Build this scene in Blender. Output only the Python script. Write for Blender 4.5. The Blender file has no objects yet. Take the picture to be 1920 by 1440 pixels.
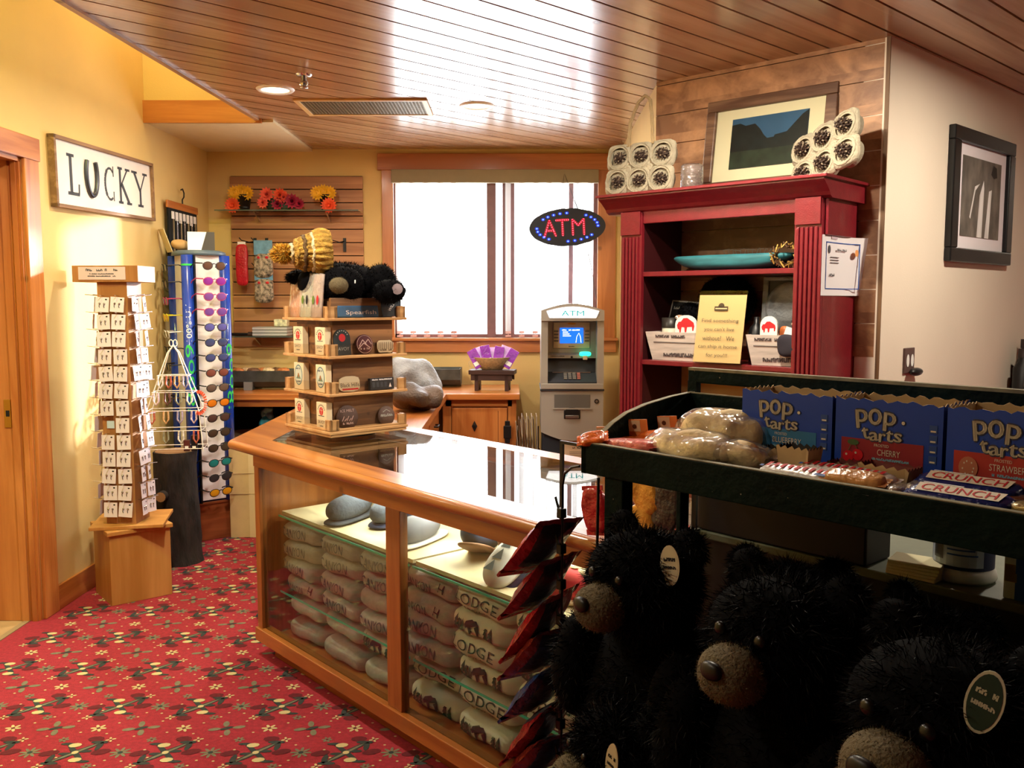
import bpy, bmesh, math, random
from mathutils import Vector, Matrix, noise
R = math.radians
random.seed(7)
sc = bpy.context.scene
COL = sc.collection
# ------------------------------------------------------------------ camera, world, sun, large lights, exposure
H = 1.6; PITCH = 5.27
cam = bpy.data.objects.new('camera', bpy.data.cameras.new('camera')); COL.objects.link(cam)
cam.location = (0, 0, H); cam.rotation_euler = (R(90 - PITCH), 0, 0)
cam.data.sensor_width = 36; cam.data.lens = 36 * 1680 / 1920; cam.data.clip_start = 0.02
sc.camera = cam
sc.view_settings.view_transform = 'Standard'; sc.view_settings.look = 'None'
sc.view_settings.gamma = 1; sc.view_settings.use_curve_mapping = False
sc.view_settings.exposure = 0.8
sc.cycles.use_denoising = True
sc.cycles.max_bounces = 8; sc.cycles.diffuse_bounces = 4; sc.cycles.glossy_bounces = 4
sc.cycles.transmission_bounces = 8; sc.cycles.transparent_max_bounces = 16
sc.cycles.sample_clamp_indirect = 4; sc.cycles.caustics_reflective = False; sc.cycles.caustics_refractive = False
wd = bpy.data.worlds.new('sky'); sc.world = wd; wd.use_nodes = True
bg = wd.node_tree.nodes['Background']; bg.inputs[0].default_value = (0.93, 0.97, 1.0, 1); bg.inputs[1].default_value = 10.0

def lamp(name, kind, loc, energy, color=(1, 1, 1), rot=(0, 0, 0), **kw):
    l = bpy.data.lights.new(name, kind); l.energy = energy; l.color = color
    for k, v in kw.items(): setattr(l, k, v)
    o = bpy.data.objects.new(name, l); o.location = loc; o.rotation_euler = rot; COL.objects.link(o); return o
SUND = Vector((-2.07, -2.2, -0.52)).normalized()
sun = lamp('sun', 'SUN', (3, 9, 4), 6.0, (1.0, 0.97, 0.93), angle=R(2.5))
sun.rotation_euler = SUND.to_track_quat('-Z', 'Y').to_euler()
po = lamp('window_portal', 'AREA', (-0.13, 7.25, 1.95), 10, (1, 1, 1), (R(-90), 0, 0), shape='RECTANGLE', size=1.7, size_y=1.4)
po.data.cycles.is_portal = True
WARM = (1.0, 0.88, 0.70)
CEIL = 2.76
CANS_AND_FILL = [(-1.30, 5.05, 16), (-0.21, 5.46, 14), (-1.3, 3.3, 30), (0.72, 3.45, 30), (-1.6, 1.2, 10),
        (2.5, 3.4, 26), (3.2, 1.4, 7)]  # beyond the visible leading pair, unseen lamps added to brighten the room
fill_spot = lamp('added_fill_spot', 'SPOT', (0.15, 2.7, 2.70), 42, (1, 0.88, 0.70), spot_size=R(52), spot_blend=.6, shadow_soft_size=.05)  # unseen spot added to brighten the leaning picture and panelled wall
fill_spot.rotation_euler = (Vector((1.15, 4.25, 2.30)) - Vector(fill_spot.location)).to_track_quat('-Z', 'Y').to_euler()
# ------------------------------------------------------------------ colour, materials
def lin(h):
    h = h.lstrip('#'); v = [int(h[i:i+2], 16) / 255 for i in (0, 2, 4)]
    return tuple((x / 12.92 if x <= .04045 else ((x + .055) / 1.055) ** 2.4) for x in v) + (1,)
MATS = {}
def M(name, col='#808080', rough=.6, metal=0, var=0.0, scale=15, bump=0, bscale=80, em=0, emc=None, trans=0, coat=0, spec=.5, ior=1.45, alpha=1, stretch=(1, 1, 1)):
    if name in MATS: return MATS[name]
    m = bpy.data.materials.new(name); m.use_nodes = True; nt = m.node_tree; b = nt.nodes['Principled BSDF']
    c = lin(col) if isinstance(col, str) else col
    b.inputs['Base Color'].default_value = c; b.inputs['Roughness'].default_value = rough; b.inputs['Metallic'].default_value = metal
    b.inputs['Specular IOR Level'].default_value = spec; b.inputs['IOR'].default_value = ior
    b.inputs['Transmission Weight'].default_value = trans; b.inputs['Coat Weight'].default_value = coat; b.inputs['Coat Roughness'].default_value = .12
    b.inputs['Alpha'].default_value = alpha
    if em:
        b.inputs['Emission Color'].default_value = lin(emc) if emc else c; b.inputs['Emission Strength'].default_value = em
    tc = nt.nodes.new('ShaderNodeTexCoord'); mp = nt.nodes.new('ShaderNodeMapping'); mp.inputs['Scale'].default_value = stretch
    nt.links.new(tc.outputs['Object'], mp.inputs[0])
    n = nt.nodes.new('ShaderNodeTexNoise'); n.inputs['Scale'].default_value = scale; n.inputs['Detail'].default_value = 4
    nt.links.new(mp.outputs[0], n.inputs['Vector'])
    if var:
        r = nt.nodes.new('ShaderNodeValToRGB'); e = r.color_ramp.elements
        e[0].position = .3; e[1].position = .7
        e[0].color = tuple(x * (1 - var) for x in c[:3]) + (1,); e[1].color = tuple(min(1, x * (1 + var)) for x in c[:3]) + (1,)
        nt.links.new(n.outputs[0], r.inputs[0]); nt.links.new(r.outputs[0], b.inputs['Base Color'])
    if bump:
        n2 = nt.nodes.new('ShaderNodeTexNoise'); n2.inputs['Scale'].default_value = bscale; n2.inputs['Detail'].default_value = 3
        nt.links.new(mp.outputs[0], n2.inputs['Vector'])
        bp = nt.nodes.new('ShaderNodeBump'); bp.inputs['Strength'].default_value = bump; bp.inputs['Distance'].default_value = .01
        nt.links.new(n2.outputs[0], bp.inputs['Height']); nt.links.new(bp.outputs[0], b.inputs['Normal'])
    MATS[name] = m; return m
def wood(name, c1, c2, axis=(1, 0, 0), scale=1.0, rough=.4, coat=0, plank=None, knots=.5):
    """grain runs along axis (unit vector in object space); plank=(normal, pitch) gives each board its own tone"""
    if name in MATS: return MATS[name]
    m = bpy.data.materials.new(name); m.use_nodes = True; nt = m.node_tree; b = nt.nodes['Principled BSDF']; L = nt.links.new
    b.inputs['Roughness'].default_value = rough; b.inputs['Coat Weight'].default_value = coat; b.inputs['Coat Roughness'].default_value = .15
    tc = nt.nodes.new('ShaderNodeTexCoord'); a = Vector(axis).normalized()
    # p' = p - 0.93 (p.a) a  -> stretched along the grain
    d = nt.nodes.new('ShaderNodeVectorMath'); d.operation = 'DOT_PRODUCT'; L(tc.outputs['Object'], d.inputs[0]); d.inputs[1].default_value = a
    s = nt.nodes.new('ShaderNodeVectorMath'); s.operation = 'SCALE'; s.inputs[0].default_value = a * -.93; L(d.outputs['Value'], s.inputs['Scale'])
    ad = nt.nodes.new('ShaderNodeVectorMath'); ad.operation = 'ADD'; L(tc.outputs['Object'], ad.inputs[0]); L(s.outputs[0], ad.inputs[1])
    src = ad.outputs[0]
    if plank:
        nv, pitch = plank
        dp = nt.nodes.new('ShaderNodeVectorMath'); dp.operation = 'DOT_PRODUCT'; L(tc.outputs['Object'], dp.inputs[0]); dp.inputs[1].default_value = nv
        dv = nt.nodes.new('ShaderNodeMath'); dv.operation = 'DIVIDE'; L(dp.outputs['Value'], dv.inputs[0]); dv.inputs[1].default_value = pitch
        fl = nt.nodes.new('ShaderNodeMath'); fl.operation = 'FLOOR'; L(dv.outputs[0], fl.inputs[0])
        wn = nt.nodes.new('ShaderNodeTexWhiteNoise'); wn.noise_dimensions = '1D'; L(fl.outputs[0], wn.inputs['W'])
        sc2 = nt.nodes.new('ShaderNodeVectorMath'); sc2.operation = 'SCALE'; L(wn.outputs['Color'], sc2.inputs[0]); sc2.inputs['Scale'].default_value = 9
        a2 = nt.nodes.new('ShaderNodeVectorMath'); a2.operation = 'ADD'; L(src, a2.inputs[0]); L(sc2.outputs[0], a2.inputs[1]); src = a2.outputs[0]
    n1 = nt.nodes.new('ShaderNodeTexNoise'); n1.inputs['Scale'].default_value = 9 * scale; n1.inputs['Detail'].default_value = 5; n1.inputs['Distortion'].default_value = 1.2; L(src, n1.inputs['Vector'])
    n2 = nt.nodes.new('ShaderNodeTexNoise'); n2.inputs['Scale'].default_value = 90 * scale; n2.inputs['Detail'].default_value = 2; L(src, n2.inputs['Vector'])
    mx = nt.nodes.new('ShaderNodeMath'); mx.operation = 'MULTIPLY_ADD'; L(n2.outputs[0], mx.inputs[0]); mx.inputs[1].default_value = .14; L(n1.outputs[0], mx.inputs[2])
    if plank:
        m3 = nt.nodes.new('ShaderNodeMath'); m3.operation = 'MULTIPLY_ADD'; L(wn.outputs['Value'], m3.inputs[0]); m3.inputs[1].default_value = .22; L(mx.outputs[0], m3.inputs[2]); mx = m3
    r = nt.nodes.new('ShaderNodeValToRGB'); e = r.color_ramp.elements; o = .11 if plank else 0
    e[0].position = .48 + o; e[0].color = lin(c2); e[1].position = .86 + o; e[1].color = lin(c1); L(mx.outputs[0], r.inputs[0])
    out = r.outputs[0]
    if knots:
        v = nt.nodes.new('ShaderNodeTexVoronoi'); v.inputs['Scale'].default_value = 3.2 * scale; L(tc.outputs['Object'], v.inputs['Vector'])
        kr = nt.nodes.new('ShaderNodeValToRGB'); kr.color_ramp.elements[0].position = .03; kr.color_ramp.elements[1].position = .075
        kr.color_ramp.elements[0].color = (1 - knots, 1 - knots, 1 - knots, 1); L(v.outputs['Distance'], kr.inputs[0])
        mm = nt.nodes.new('ShaderNodeMix'); mm.data_type = 'RGBA'; mm.blend_type = 'MULTIPLY'; mm.inputs[0].default_value = 1
        L(out, mm.inputs[6]); L(kr.outputs[0], mm.inputs[7]); out = mm.outputs[2]
    L(out, b.inputs['Base Color'])
    bp = nt.nodes.new('ShaderNodeBump'); bp.inputs['Strength'].default_value = .12; bp.inputs['Distance'].default_value = .004; L(n2.outputs[0], bp.inputs['Height']); L(bp.outputs[0], b.inputs['Normal'])
    MATS[name] = m; return m
def glass(name, tint=(1, 1, 1, 1), spec=1.0, solid=.08, rough=.0):
    """thin pane: clear with a mirror reflection by angle"""
    if name in MATS: return MATS[name]
    m = bpy.data.materials.new(name); m.use_nodes = True; nt = m.node_tree; nt.nodes.clear(); L = nt.links.new
    o = nt.nodes.new('ShaderNodeOutputMaterial'); t = nt.nodes.new('ShaderNodeBsdfTransparent'); t.inputs[0].default_value = tint
    g = nt.nodes.new('ShaderNodeBsdfGlossy'); g.inputs['Roughness'].default_value = rough
    f = nt.nodes.new('ShaderNodeLayerWeight'); f.inputs[0].default_value = .5
    pw = nt.nodes.new('ShaderNodeMath'); pw.operation = 'POWER'; pw.inputs[1].default_value = 4.5; L(f.outputs['Facing'], pw.inputs[0])
    ml = nt.nodes.new('ShaderNodeMath'); ml.operation = 'MULTIPLY_ADD'; ml.inputs[1].default_value = .9 * spec; ml.inputs[2].default_value = .03 * spec; L(pw.outputs[0], ml.inputs[0])
    x = nt.nodes.new('ShaderNodeMixShader'); L(ml.outputs[0], x.inputs[0]); L(t.outputs[0], x.inputs[1]); L(g.outputs[0], x.inputs[2]); L(x.outputs[0], o.inputs[0])
    MATS[name] = m; return m
def film(name, col, body=.35, rough=.12):
    """clear plastic wrap: mostly see-through, a little milky, shiny"""
    if name in MATS: return MATS[name]
    m = bpy.data.materials.new(name); m.use_nodes = True; nt = m.node_tree; b = nt.nodes['Principled BSDF']; L = nt.links.new
    b.inputs['Base Color'].default_value = lin(col); b.inputs['Roughness'].default_value = .5; b.inputs['Alpha'].default_value = body
    n = nt.nodes.new('ShaderNodeTexNoise'); n.inputs['Scale'].default_value = 45; bp = nt.nodes.new('ShaderNodeBump'); bp.inputs['Strength'].default_value = .8; bp.inputs['Distance'].default_value = .01
    tc = nt.nodes.new('ShaderNodeTexCoord'); L(tc.outputs['Object'], n.inputs['Vector']); L(n.outputs[0], bp.inputs['Height']); L(bp.outputs[0], b.inputs['Normal'])
    g = nt.nodes.new('ShaderNodeBsdfGlossy'); g.inputs['Roughness'].default_value = rough; L(bp.outputs[0], g.inputs['Normal'])
    lw = nt.nodes.new('ShaderNodeLayerWeight'); lw.inputs[0].default_value = .5; L(bp.outputs[0], lw.inputs['Normal'])
    pw = nt.nodes.new('ShaderNodeMath'); pw.operation = 'POWER'; pw.inputs[1].default_value = 2.5; L(lw.outputs['Facing'], pw.inputs[0])
    ma = nt.nodes.new('ShaderNodeMath'); ma.operation = 'MULTIPLY_ADD'; ma.inputs[1].default_value = .7; ma.inputs[2].default_value = .07; L(pw.outputs[0], ma.inputs[0])
    x = nt.nodes.new('ShaderNodeMixShader'); L(ma.outputs[0], x.inputs[0]); L(b.outputs[0], x.inputs[1]); L(g.outputs[0], x.inputs[2]); L(x.outputs[0], nt.nodes['Material Output'].inputs[0])
    MATS[name] = m; return m
# ------------------------------------------------------------------ mesh builder
_txt = {}
def text2d(s):
    if s in _txt: return _txt[s]
    cu = bpy.data.curves.new('t', 'FONT'); cu.body = s; cu.resolution_u = 3; cu.align_x = 'CENTER'; cu.align_y = 'CENTER'
    o = bpy.data.objects.new('t', cu); COL.objects.link(o); bpy.context.view_layer.update()
    me = o.evaluated_get(bpy.context.evaluated_depsgraph_get()).to_mesh()
    v = [(p.co.x, p.co.y) for p in me.vertices]; f = [tuple(q.vertices) for q in me.polygons]
    o.to_mesh_clear(); bpy.data.objects.remove(o); bpy.data.curves.remove(cu)
    x0 = min(a[0] for a in v); x1 = max(a[0] for a in v); y0 = min(a[1] for a in v); y1 = max(a[1] for a in v)
    v = [((a[0] - (x0 + x1) / 2) / (x1 - x0), (a[1] - (y0 + y1) / 2) / (y1 - y0)) for a in v]
    _txt[s] = (v, f, (x1 - x0) / (y1 - y0)); return _txt[s]
class MB:
    def __init__(s): s.v = []; s.f = []; s.m = []; s.sm = []; s.mats = []; s.T = Matrix()
    def mi(s, m):
        if m not in s.mats: s.mats.append(m)
        return s.mats.index(m)
    def add(s, vs, fs, m, smooth=False):
        b = len(s.v); k = s.mi(m)
        s.v += [tuple(s.T @ Vector(p)) for p in vs]; s.f += [tuple(i + b for i in f) for f in fs]
        s.m += [k] * len(fs); s.sm += [smooth] * len(fs); return s
    def box(s, x0, x1, y0, y1, z0, z1, m, b=0):
        if x0 > x1: x0, x1 = x1, x0
        if y0 > y1: y0, y1 = y1, y0
        if z0 > z1: z0, z1 = z1, z0
        if b <= 0:
            vs = [(x, y, z) for x in (x0, x1) for y in (y0, y1) for z in (z0, z1)]
            return s.add(vs, [(0, 1, 3, 2), (4, 6, 7, 5), (0, 4, 5, 1), (2, 3, 7, 6), (0, 2, 6, 4), (1, 5, 7, 3)], m)
        bm = bmesh.new(); bmesh.ops.create_cube(bm, size=1)
        for q in bm.verts: q.co = Vector(((x0 + x1) / 2 + q.co.x * (x1 - x0), (y0 + y1) / 2 + q.co.y * (y1 - y0), (z0 + z1) / 2 + q.co.z * (z1 - z0)))
        bmesh.ops.bevel(bm, geom=bm.edges[:], offset=b, segments=2, affect='EDGES', profile=.5)
        bm.verts.index_update(); vs = [q.co.copy() for q in bm.verts]; fs = [tuple(w.index for w in f.verts) for f in bm.faces]; bm.free()
        return s.add(vs, fs, m)
    def prism(s, poly, z0, z1, m, axis='z', smooth=False):
        n = len(poly)
        def pt(a, b, c): return {'z': (a, b, c), 'y': (a, c, b), 'x': (c, a, b)}[axis]
        vs = [pt(a, b, z0) for a, b in poly] + [pt(a, b, z1) for a, b in poly]
        s.add(vs, [tuple(range(n)), tuple(range(2 * n - 1, n - 1, -1))], m)
        return s.add(vs, [(i, (i + 1) % n, n + (i + 1) % n, n + i) for i in range(n)], m, smooth)
    def poly(s, pts, m): return s.add(pts, [tuple(range(len(pts)))], m)
    def tube(s, pts, r, m, n=8, r2=None, caps=True):
        pts = [Vector(p) for p in pts]; vs = []; fs = []; k = len(pts); up = None
        for i, p in enumerate(pts):
            t = (pts[min(i + 1, k - 1)] - pts[max(i - 1, 0)]).normalized()
            if up is None: up = t.orthogonal().normalized()
            up = (up - t * up.dot(t)); up = up.normalized() if up.length > 1e-6 else t.orthogonal().normalized()
            w = t.cross(up); rr = r if r2 is None else r + (r2 - r) * i / (k - 1)
            for j in range(n):
                a = 2 * math.pi * j / n; vs.append(p + (up * math.cos(a) + w * math.sin(a)) * rr)
        for i in range(k - 1):
            for j in range(n):
                fs.append((i * n + j, i * n + (j + 1) % n, (i + 1) * n + (j + 1) % n, (i + 1) * n + j))
        s.add(vs, fs, m, n > 5)
        if caps: s.add(vs[:n], [tuple(range(n))], m); s.add(vs[-n:], [tuple(range(n))], m)
        return s
    def lathe(s, prof, m, c=(0, 0, 0), n=24, axis='z', sx=1, sy=1):
        vs = []; fs = []
        for r, z in prof:
            for j in range(n):
                a = 2 * math.pi * j / n; x, y = r * math.cos(a) * sx, r * math.sin(a) * sy
                q = {'z': (x, y, z), 'y': (x, z, y), 'x': (z, x, y)}[axis]
                vs.append((c[0] + q[0], c[1] + q[1], c[2] + q[2]))
        for i in range(len(prof) - 1):
            for j in range(n): fs.append((i * n + j, i * n + (j + 1) % n, (i + 1) * n + (j + 1) % n, (i + 1) * n + j))
        return s.add(vs, fs, m, True)
    def blob(s, c, r, m, p=2.0, n=10, amp=0, fr=6, seed=0, fn=None):
        """superellipsoid from a cube grid, optional noise"""
        c = Vector(c); vs = []; fs = []; idx = {}
        def vert(q):
            k = tuple(round(a, 4) for a in q)
            if k in idx: return idx[k]
            l = (abs(q[0]) ** p + abs(q[1]) ** p + abs(q[2]) ** p) ** (1 / p)
            u = Vector(q) / l; w = Vector((u.x * r[0], u.y * r[1], u.z * r[2]))
            if amp: w += u.normalized() * amp * noise.noise(w * fr + Vector((seed * 7.3, seed * 3.1, seed)))
            if fn: w = fn(w)
            idx[k] = len(vs); vs.append(c + w); return idx[k]
        g = [-1 + 2 * i / n for i in range(n + 1)]
        for ax in range(3):
            for sg in (-1, 1):
                for i in range(n):
                    for j in range(n):
                        qs = []
                        for a, b in ((g[i], g[j]), (g[i + 1], g[j]), (g[i + 1], g[j + 1]), (g[i], g[j + 1])):
                            q = [0, 0, 0]; q[ax] = sg; q[(ax + 1) % 3] = a; q[(ax + 2) % 3] = b; qs.append(vert(tuple(q)))
                        fs.append(tuple(qs if sg > 0 else qs[::-1]))
        return s.add(vs, fs, m, True)
    def text(s, t, w, h, m, at=(0, 0, 0), fn=None, rot=0):
        """flat lettering in the xz plane facing -y, fitted into w x h (h None keeps proportion)"""
        v, f, ar = text2d(t)
        if h is None: h = w / ar
        if w is None: w = h * ar
        ca, sa = math.cos(rot), math.sin(rot); out = []
        for a, b in v:
            x, z = a * w, b * h; x, z = x * ca - z * sa, x * sa + z * ca
            out.append(fn(x, z) if fn else (at[0] + x, at[1], at[2] + z))
        return s.add(out, f, m)
    def disc(s, x, z, rx, rz, y, m, n=16, a0=0, a1=2 * math.pi, rot=0):
        ca, sa = math.cos(rot), math.sin(rot); ps = []
        for i in range(n):
            a = a0 + (a1 - a0) * i / (n if abs(a1 - a0) > 6.2 else n - 1); u, w = rx * math.cos(a), rz * math.sin(a)
            ps.append((x + u * ca - w * sa, y, z + u * sa + w * ca))
        return s.poly(ps, m)
    def seg(s, x0, z0, x1, z1, w, y, m):
        d = Vector((x1 - x0, z1 - z0)); l = d.length or 1; nx, nz = -d.y / l * w / 2, d.x / l * w / 2
        return s.poly([(x0 + nx, y, z0 + nz), (x0 - nx, y, z0 - nz), (x1 - nx, y, z1 - nz), (x1 + nx, y, z1 + nz)], m)
    def build(s, name, parent=None, loc=None, rot=None, label=None):
        me = bpy.data.meshes.new(name); me.from_pydata(s.v, [], s.f)
        for m in s.mats: me.materials.append(m)
        me.polygons.foreach_set('material_index', s.m); me.polygons.foreach_set('use_smooth', s.sm)
        bm = bmesh.new(); bm.from_mesh(me)
        if len(bm.faces) < 60000: bmesh.ops.recalc_face_normals(bm, faces=bm.faces[:])
        bm.to_mesh(me); bm.free(); me.update()
        o = bpy.data.objects.new(name, me); COL.objects.link(o)
        if parent is not None: o.parent = parent
        if loc is not None: o.location = loc
        if rot is not None: o.rotation_euler = rot
        if label: o['label'] = label
        return o
def scrib(q, x, z, w, h, y, m, seed=0):
    """a line of lettering too small to read in the photograph: a row of short strokes"""
    rnd = random.Random(int(x * 1000) + int(z * 1000) + seed); n = max(4, int(w / h * 1.1)); st = w / n; yy = y if callable(y) else (lambda _: y)
    for k in range(n):
        if rnd.random() < .12: continue
        cx = x - w / 2 + st * (k + .5); a = rnd.choice((1, .7, 1)); t = max(h * .16, .0005)
        for (x0, z0, x1, z1) in ((-.3, -.5, -.3, .5 * a), (-.3, rnd.choice((-.4, 0, .4)), .3, rnd.choice((-.4, 0, .4))), (.3, -.5, .3, rnd.choice((0, .5)))):
            A = Vector((cx + x0 * st, z + z0 * h)); B = Vector((cx + x1 * st, z + z1 * h)); d = (B - A); n_ = Vector((-d.y, d.x)).normalized() * t
            q.add([(A.x + n_.x, yy(A.y + n_.y), A.y + n_.y), (A.x - n_.x, yy(A.y - n_.y), A.y - n_.y), (B.x - n_.x, yy(B.y - n_.y), B.y - n_.y), (B.x + n_.x, yy(B.y + n_.y), B.y + n_.y)], [(0, 1, 2, 3)], m)
def tag(o, label, cat, group=None, kind=None):
    if label: o['label'] = label
    if cat: o['category'] = cat
    if group: o['group'] = group
    if kind: o['kind'] = kind
    return o
def thing(name, label, cat, loc=(0, 0, 0), rot=0, group=None):
    o = bpy.data.objects.new(name, None); o.empty_display_size = .05; COL.objects.link(o); o.location = loc
    o.rotation_euler = rot if isinstance(rot, tuple) else (0, 0, rot)
    return tag(o, label, cat, group)
def dup(o, loc=None, rot=None, label=None, group=None, parent=None):
    c = o.copy(); COL.objects.link(c)
    if parent is not None: c.parent = parent
    if loc is not None: c.location = loc
    if rot is not None: c.rotation_euler = rot if isinstance(rot, tuple) else (0, 0, rot)
    if label: c['label'] = label
    if group: c['group'] = group
    for ch in o.children: dup(ch, parent=c)
    return c
def struct(name, mb): o = mb.build(name); o['kind'] = 'structure'; return o
class Fr:
    """a frame on the floor: local x along the front, local y away from the viewer"""
    def __init__(s, ox, oy, deg): s.o = (ox, oy); s.a = R(deg); s.c = math.cos(s.a); s.s = math.sin(s.a)
    def w(s, x, y, z=0): return Vector((s.o[0] + s.c * x - s.s * y, s.o[1] + s.s * x + s.c * y, z))
    def m(s, x=0, y=0, z=0): return Matrix.Translation(s.w(x, y, z)) @ Matrix.Rotation(s.a, 4, 'Z')
ORD = ['first', 'second', 'third', 'fourth', 'fifth', 'sixth', 'seventh', 'eighth', 'ninth', 'tenth', 'eleventh', 'twelfth', 'thirteenth', 'fourteenth', 'fifteenth', 'sixteenth', 'seventeenth']
CASE = Fr(-1.15, 3.94, -48.7); CART = Fr(.133, 1.70, -48.7); CAB = Fr(.437, 4.6, -43); WOOD = Fr(.77, 4.9, -43); WHITE = Fr(1.668, 4.06, 43.2)
LW = Fr(-2.37, 4.4, 90 - .66)
# ------------------------------------------------------------------ palette
ochre = M('ochre_wall_paint', '#dabd7c', .75, var=.05, scale=2, bump=.08, bscale=120)
cream = M('cream_wall_paint', '#e4d8c6', .7, var=.03, scale=2, bump=.06, bscale=120)
soffitm = M('soffit_paint', '#d8c8a0', .8, var=.03)
pine = wood('honey_pine_x', '#d6904e', '#a8602a', (1, 0, 0), 1, .35, .25)
pineY = wood('honey_pine_y', '#d6904e', '#a8602a', (0, 1, 0), 1, .35, .25)
pineZ = wood('honey_pine_z', '#d6904e', '#a8602a', (0, 0, 1), 1, .35, .25)
casewood = wood('case_pine', '#c8843f', '#8f5220', (1, 0, 0), 1, .3, .4)
casewoodZ = wood('case_pine_upright', '#b87436', '#84491c', (0, 0, 1), 1, .35, .3)
maple = wood('maple_box', '#d09a5c', '#b27a3c', (0, 0, 1), .8, .45, 0, None, 0)
PD = Vector((1.065, 1, 0)).normalized(); PN = Vector((-PD.y, PD.x, 0))
ceilwood = wood('ceiling_boards', '#c8a27c', '#a07a58', tuple(PD), .7, .24, .35, (tuple(PN), .15), .6)
slatwood = wood('slat_oak', '#cc9868', '#a06c44', (1, 0, 0), .9, .5, 0, ((0, 0, 1), .104), 0)
wallwood = wood('wall_oak', '#bd8c62', '#835a3c', (1, 0, 0), .9, .5, 0, ((0, 0, 1), .155), 0)
black = M('black_plastic', '#101012', .4); blackmatte = M('black_matte', '#0a0a0b', .9); white = M('white_plastic', '#eeeeea', .45)
chrome = M('chrome', '#c8c8cc', .18, 1); steel = M('steel', '#a5a5a2', .35, 1); gold = M('brass', '#caa24a', .3, 1)
paper = M('white_card', '#efe9ea', .7); kraft = M('kraft_card', '#b99e74', .85, var=.1)
clear = glass('clear_glass'); caseglass = glass('case_glass', (.86, .90, .88, 1), 1.0); 
edge = M('glass_edge_green', '#3fc0a4', .15)
acry = glass('acrylic', (.97, .95, .92, 1), .8)
red = M('red_enamel', '#741a24', .28, var=.12, scale=30, bump=.15, bscale=200, coat=.3)
navy = M('navy', '#16244e', .6); txtblack = M('print_black', '#1a1a1c', .8); txtgrey = M('print_grey', '#4a4a50', .8); txtwhite = M('print_white', '#f2f2f0', .7); txtred = M('print_red', '#c8242a', .7); txtblue = M('print_blue', '#2452a0', .7); txtgreen = M('print_green', '#1f3f30', .8)
# ------------------------------------------------------------------ setting: floor
carpet = M('red_carpet', '#93222f', .95, var=.2, scale=60, bump=.5, bscale=350)
olive = M('carpet_olive', '#2c3330', .95, var=.15, scale=60); sage = M('carpet_sage', '#6c6852', .95, var=.15, scale=60)
wool = M('carpet_cream', '#b8a878', .95); wine = M('carpet_wine', '#571019', .95, var=.2, scale=60)
b = MB()
b.box(-2.42, 5.6, -3.6, 7.1, -.06, 0, carpet)
b.box(-5.2, -2.42, -3.6, 7.1, -.06, -.002, M('tan_floor', '#a98a60', .6, var=.1))
b.box(-2.45, -2.42, 3.4, 4.45, -.01, .004, M('threshold', '#8f7a58', .5))
def ell(cx, cy, a, c, rot, m, z, n=9):
    ca, sa = math.cos(rot), math.sin(rot)
    b.poly([(cx + a * math.cos(t) * ca - c * math.sin(t) * sa, cy + a * math.cos(t) * sa + c * math.sin(t) * ca, z) for t in [2 * math.pi * i / n for i in range(n)]], m)
def flower(cx, cy, r, k, m, mc, z, w=.34, ro=0):
    for i in range(k):
        t = ro + 2 * math.pi * i / k; ell(cx + r * .58 * math.cos(t), cy + r * .58 * math.sin(t), r * .45, r * w * .6, t, m, z, 7)
    ell(cx, cy, r * .26, r * .26, 0, mc, z + .0003, 7)
for i in range(-3, 9):
    for j in range(-9, 8):
        X = -1.877 + .3215 * i; Y = 4.15 + .365 * j
        if X < -2.5 or X > .6 or Y < 1.6 or Y > 6.9 or (Y < 2.6 and X > -.2): continue
        z = .0012
        ell(X, Y, .105, .013, R(50), olive, z); ell(X, Y, .09, .011, R(130), olive, z + .0001); ell(X, Y, .085, .006, R(50), sage, z + .0003); ell(X, Y, .012, .012, 0, wool, z + .0004)
        for sg in (1, -1):
            ell(X + sg * .055, Y + sg * .075, .032, .011, R(0), olive, z + .0002); ell(X + sg * .066, Y + sg * .045, .011, .032, 0, olive, z + .0002); ell(X + sg * .03, Y + sg * .01, .026, .010, 0, olive, z + .0002)
            ell(X - sg * .055, Y + sg * .062, .026, .009, 0, olive, z + .0002)
            ell(X + sg * .09, Y + sg * .005, .035, .02, R(20), wine, z); ell(X + sg * .03, Y + sg * .10, .03, .02, 0, wine, z)
            ell(X - sg * .024, Y + sg * .052, .023, .016, R(10), wool, z + .0005)
        flower(X + .161, Y, .038, 8, sage, olive, z, .26); flower(X, Y + .1825, .030, 6, wool, wine, z, .34)
        for t in range(4): ell(X + .161 + .035 * math.cos(R(90 * t + 15)) * 1.3, Y + .1825 + .035 * math.sin(R(90 * t + 15)), .024, .012, R(90 * t + 15), sage, z)
        ell(X + .161, Y + .1825, .026, .010, R(30), olive, z + .0003)
        flower(X + .085, Y + .095, .019, 4, wool, wine, z, .4, .4); flower(X - .085, Y + .27, .019, 4, wool, wine, z, .4, .4)
        flower(X + .235, Y + .095, .02, 6, sage, wine, z, .4); flower(X + .085, Y + .27, .02, 6, sage, wine, z, .4)
        for dx, dy in ((.13, .055), (.19, -.06), (.11, -.09), (.16, .12), (.05, .14), (.27, .15), (.22, .24), (.06, .225), (.13, .31), (-.05, .33), (.24, .02), (.27, .30)):
            ell(X + dx, Y + dy, .0055, .0045, 0, wool, z, 6)
struct('floor', b)
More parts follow.
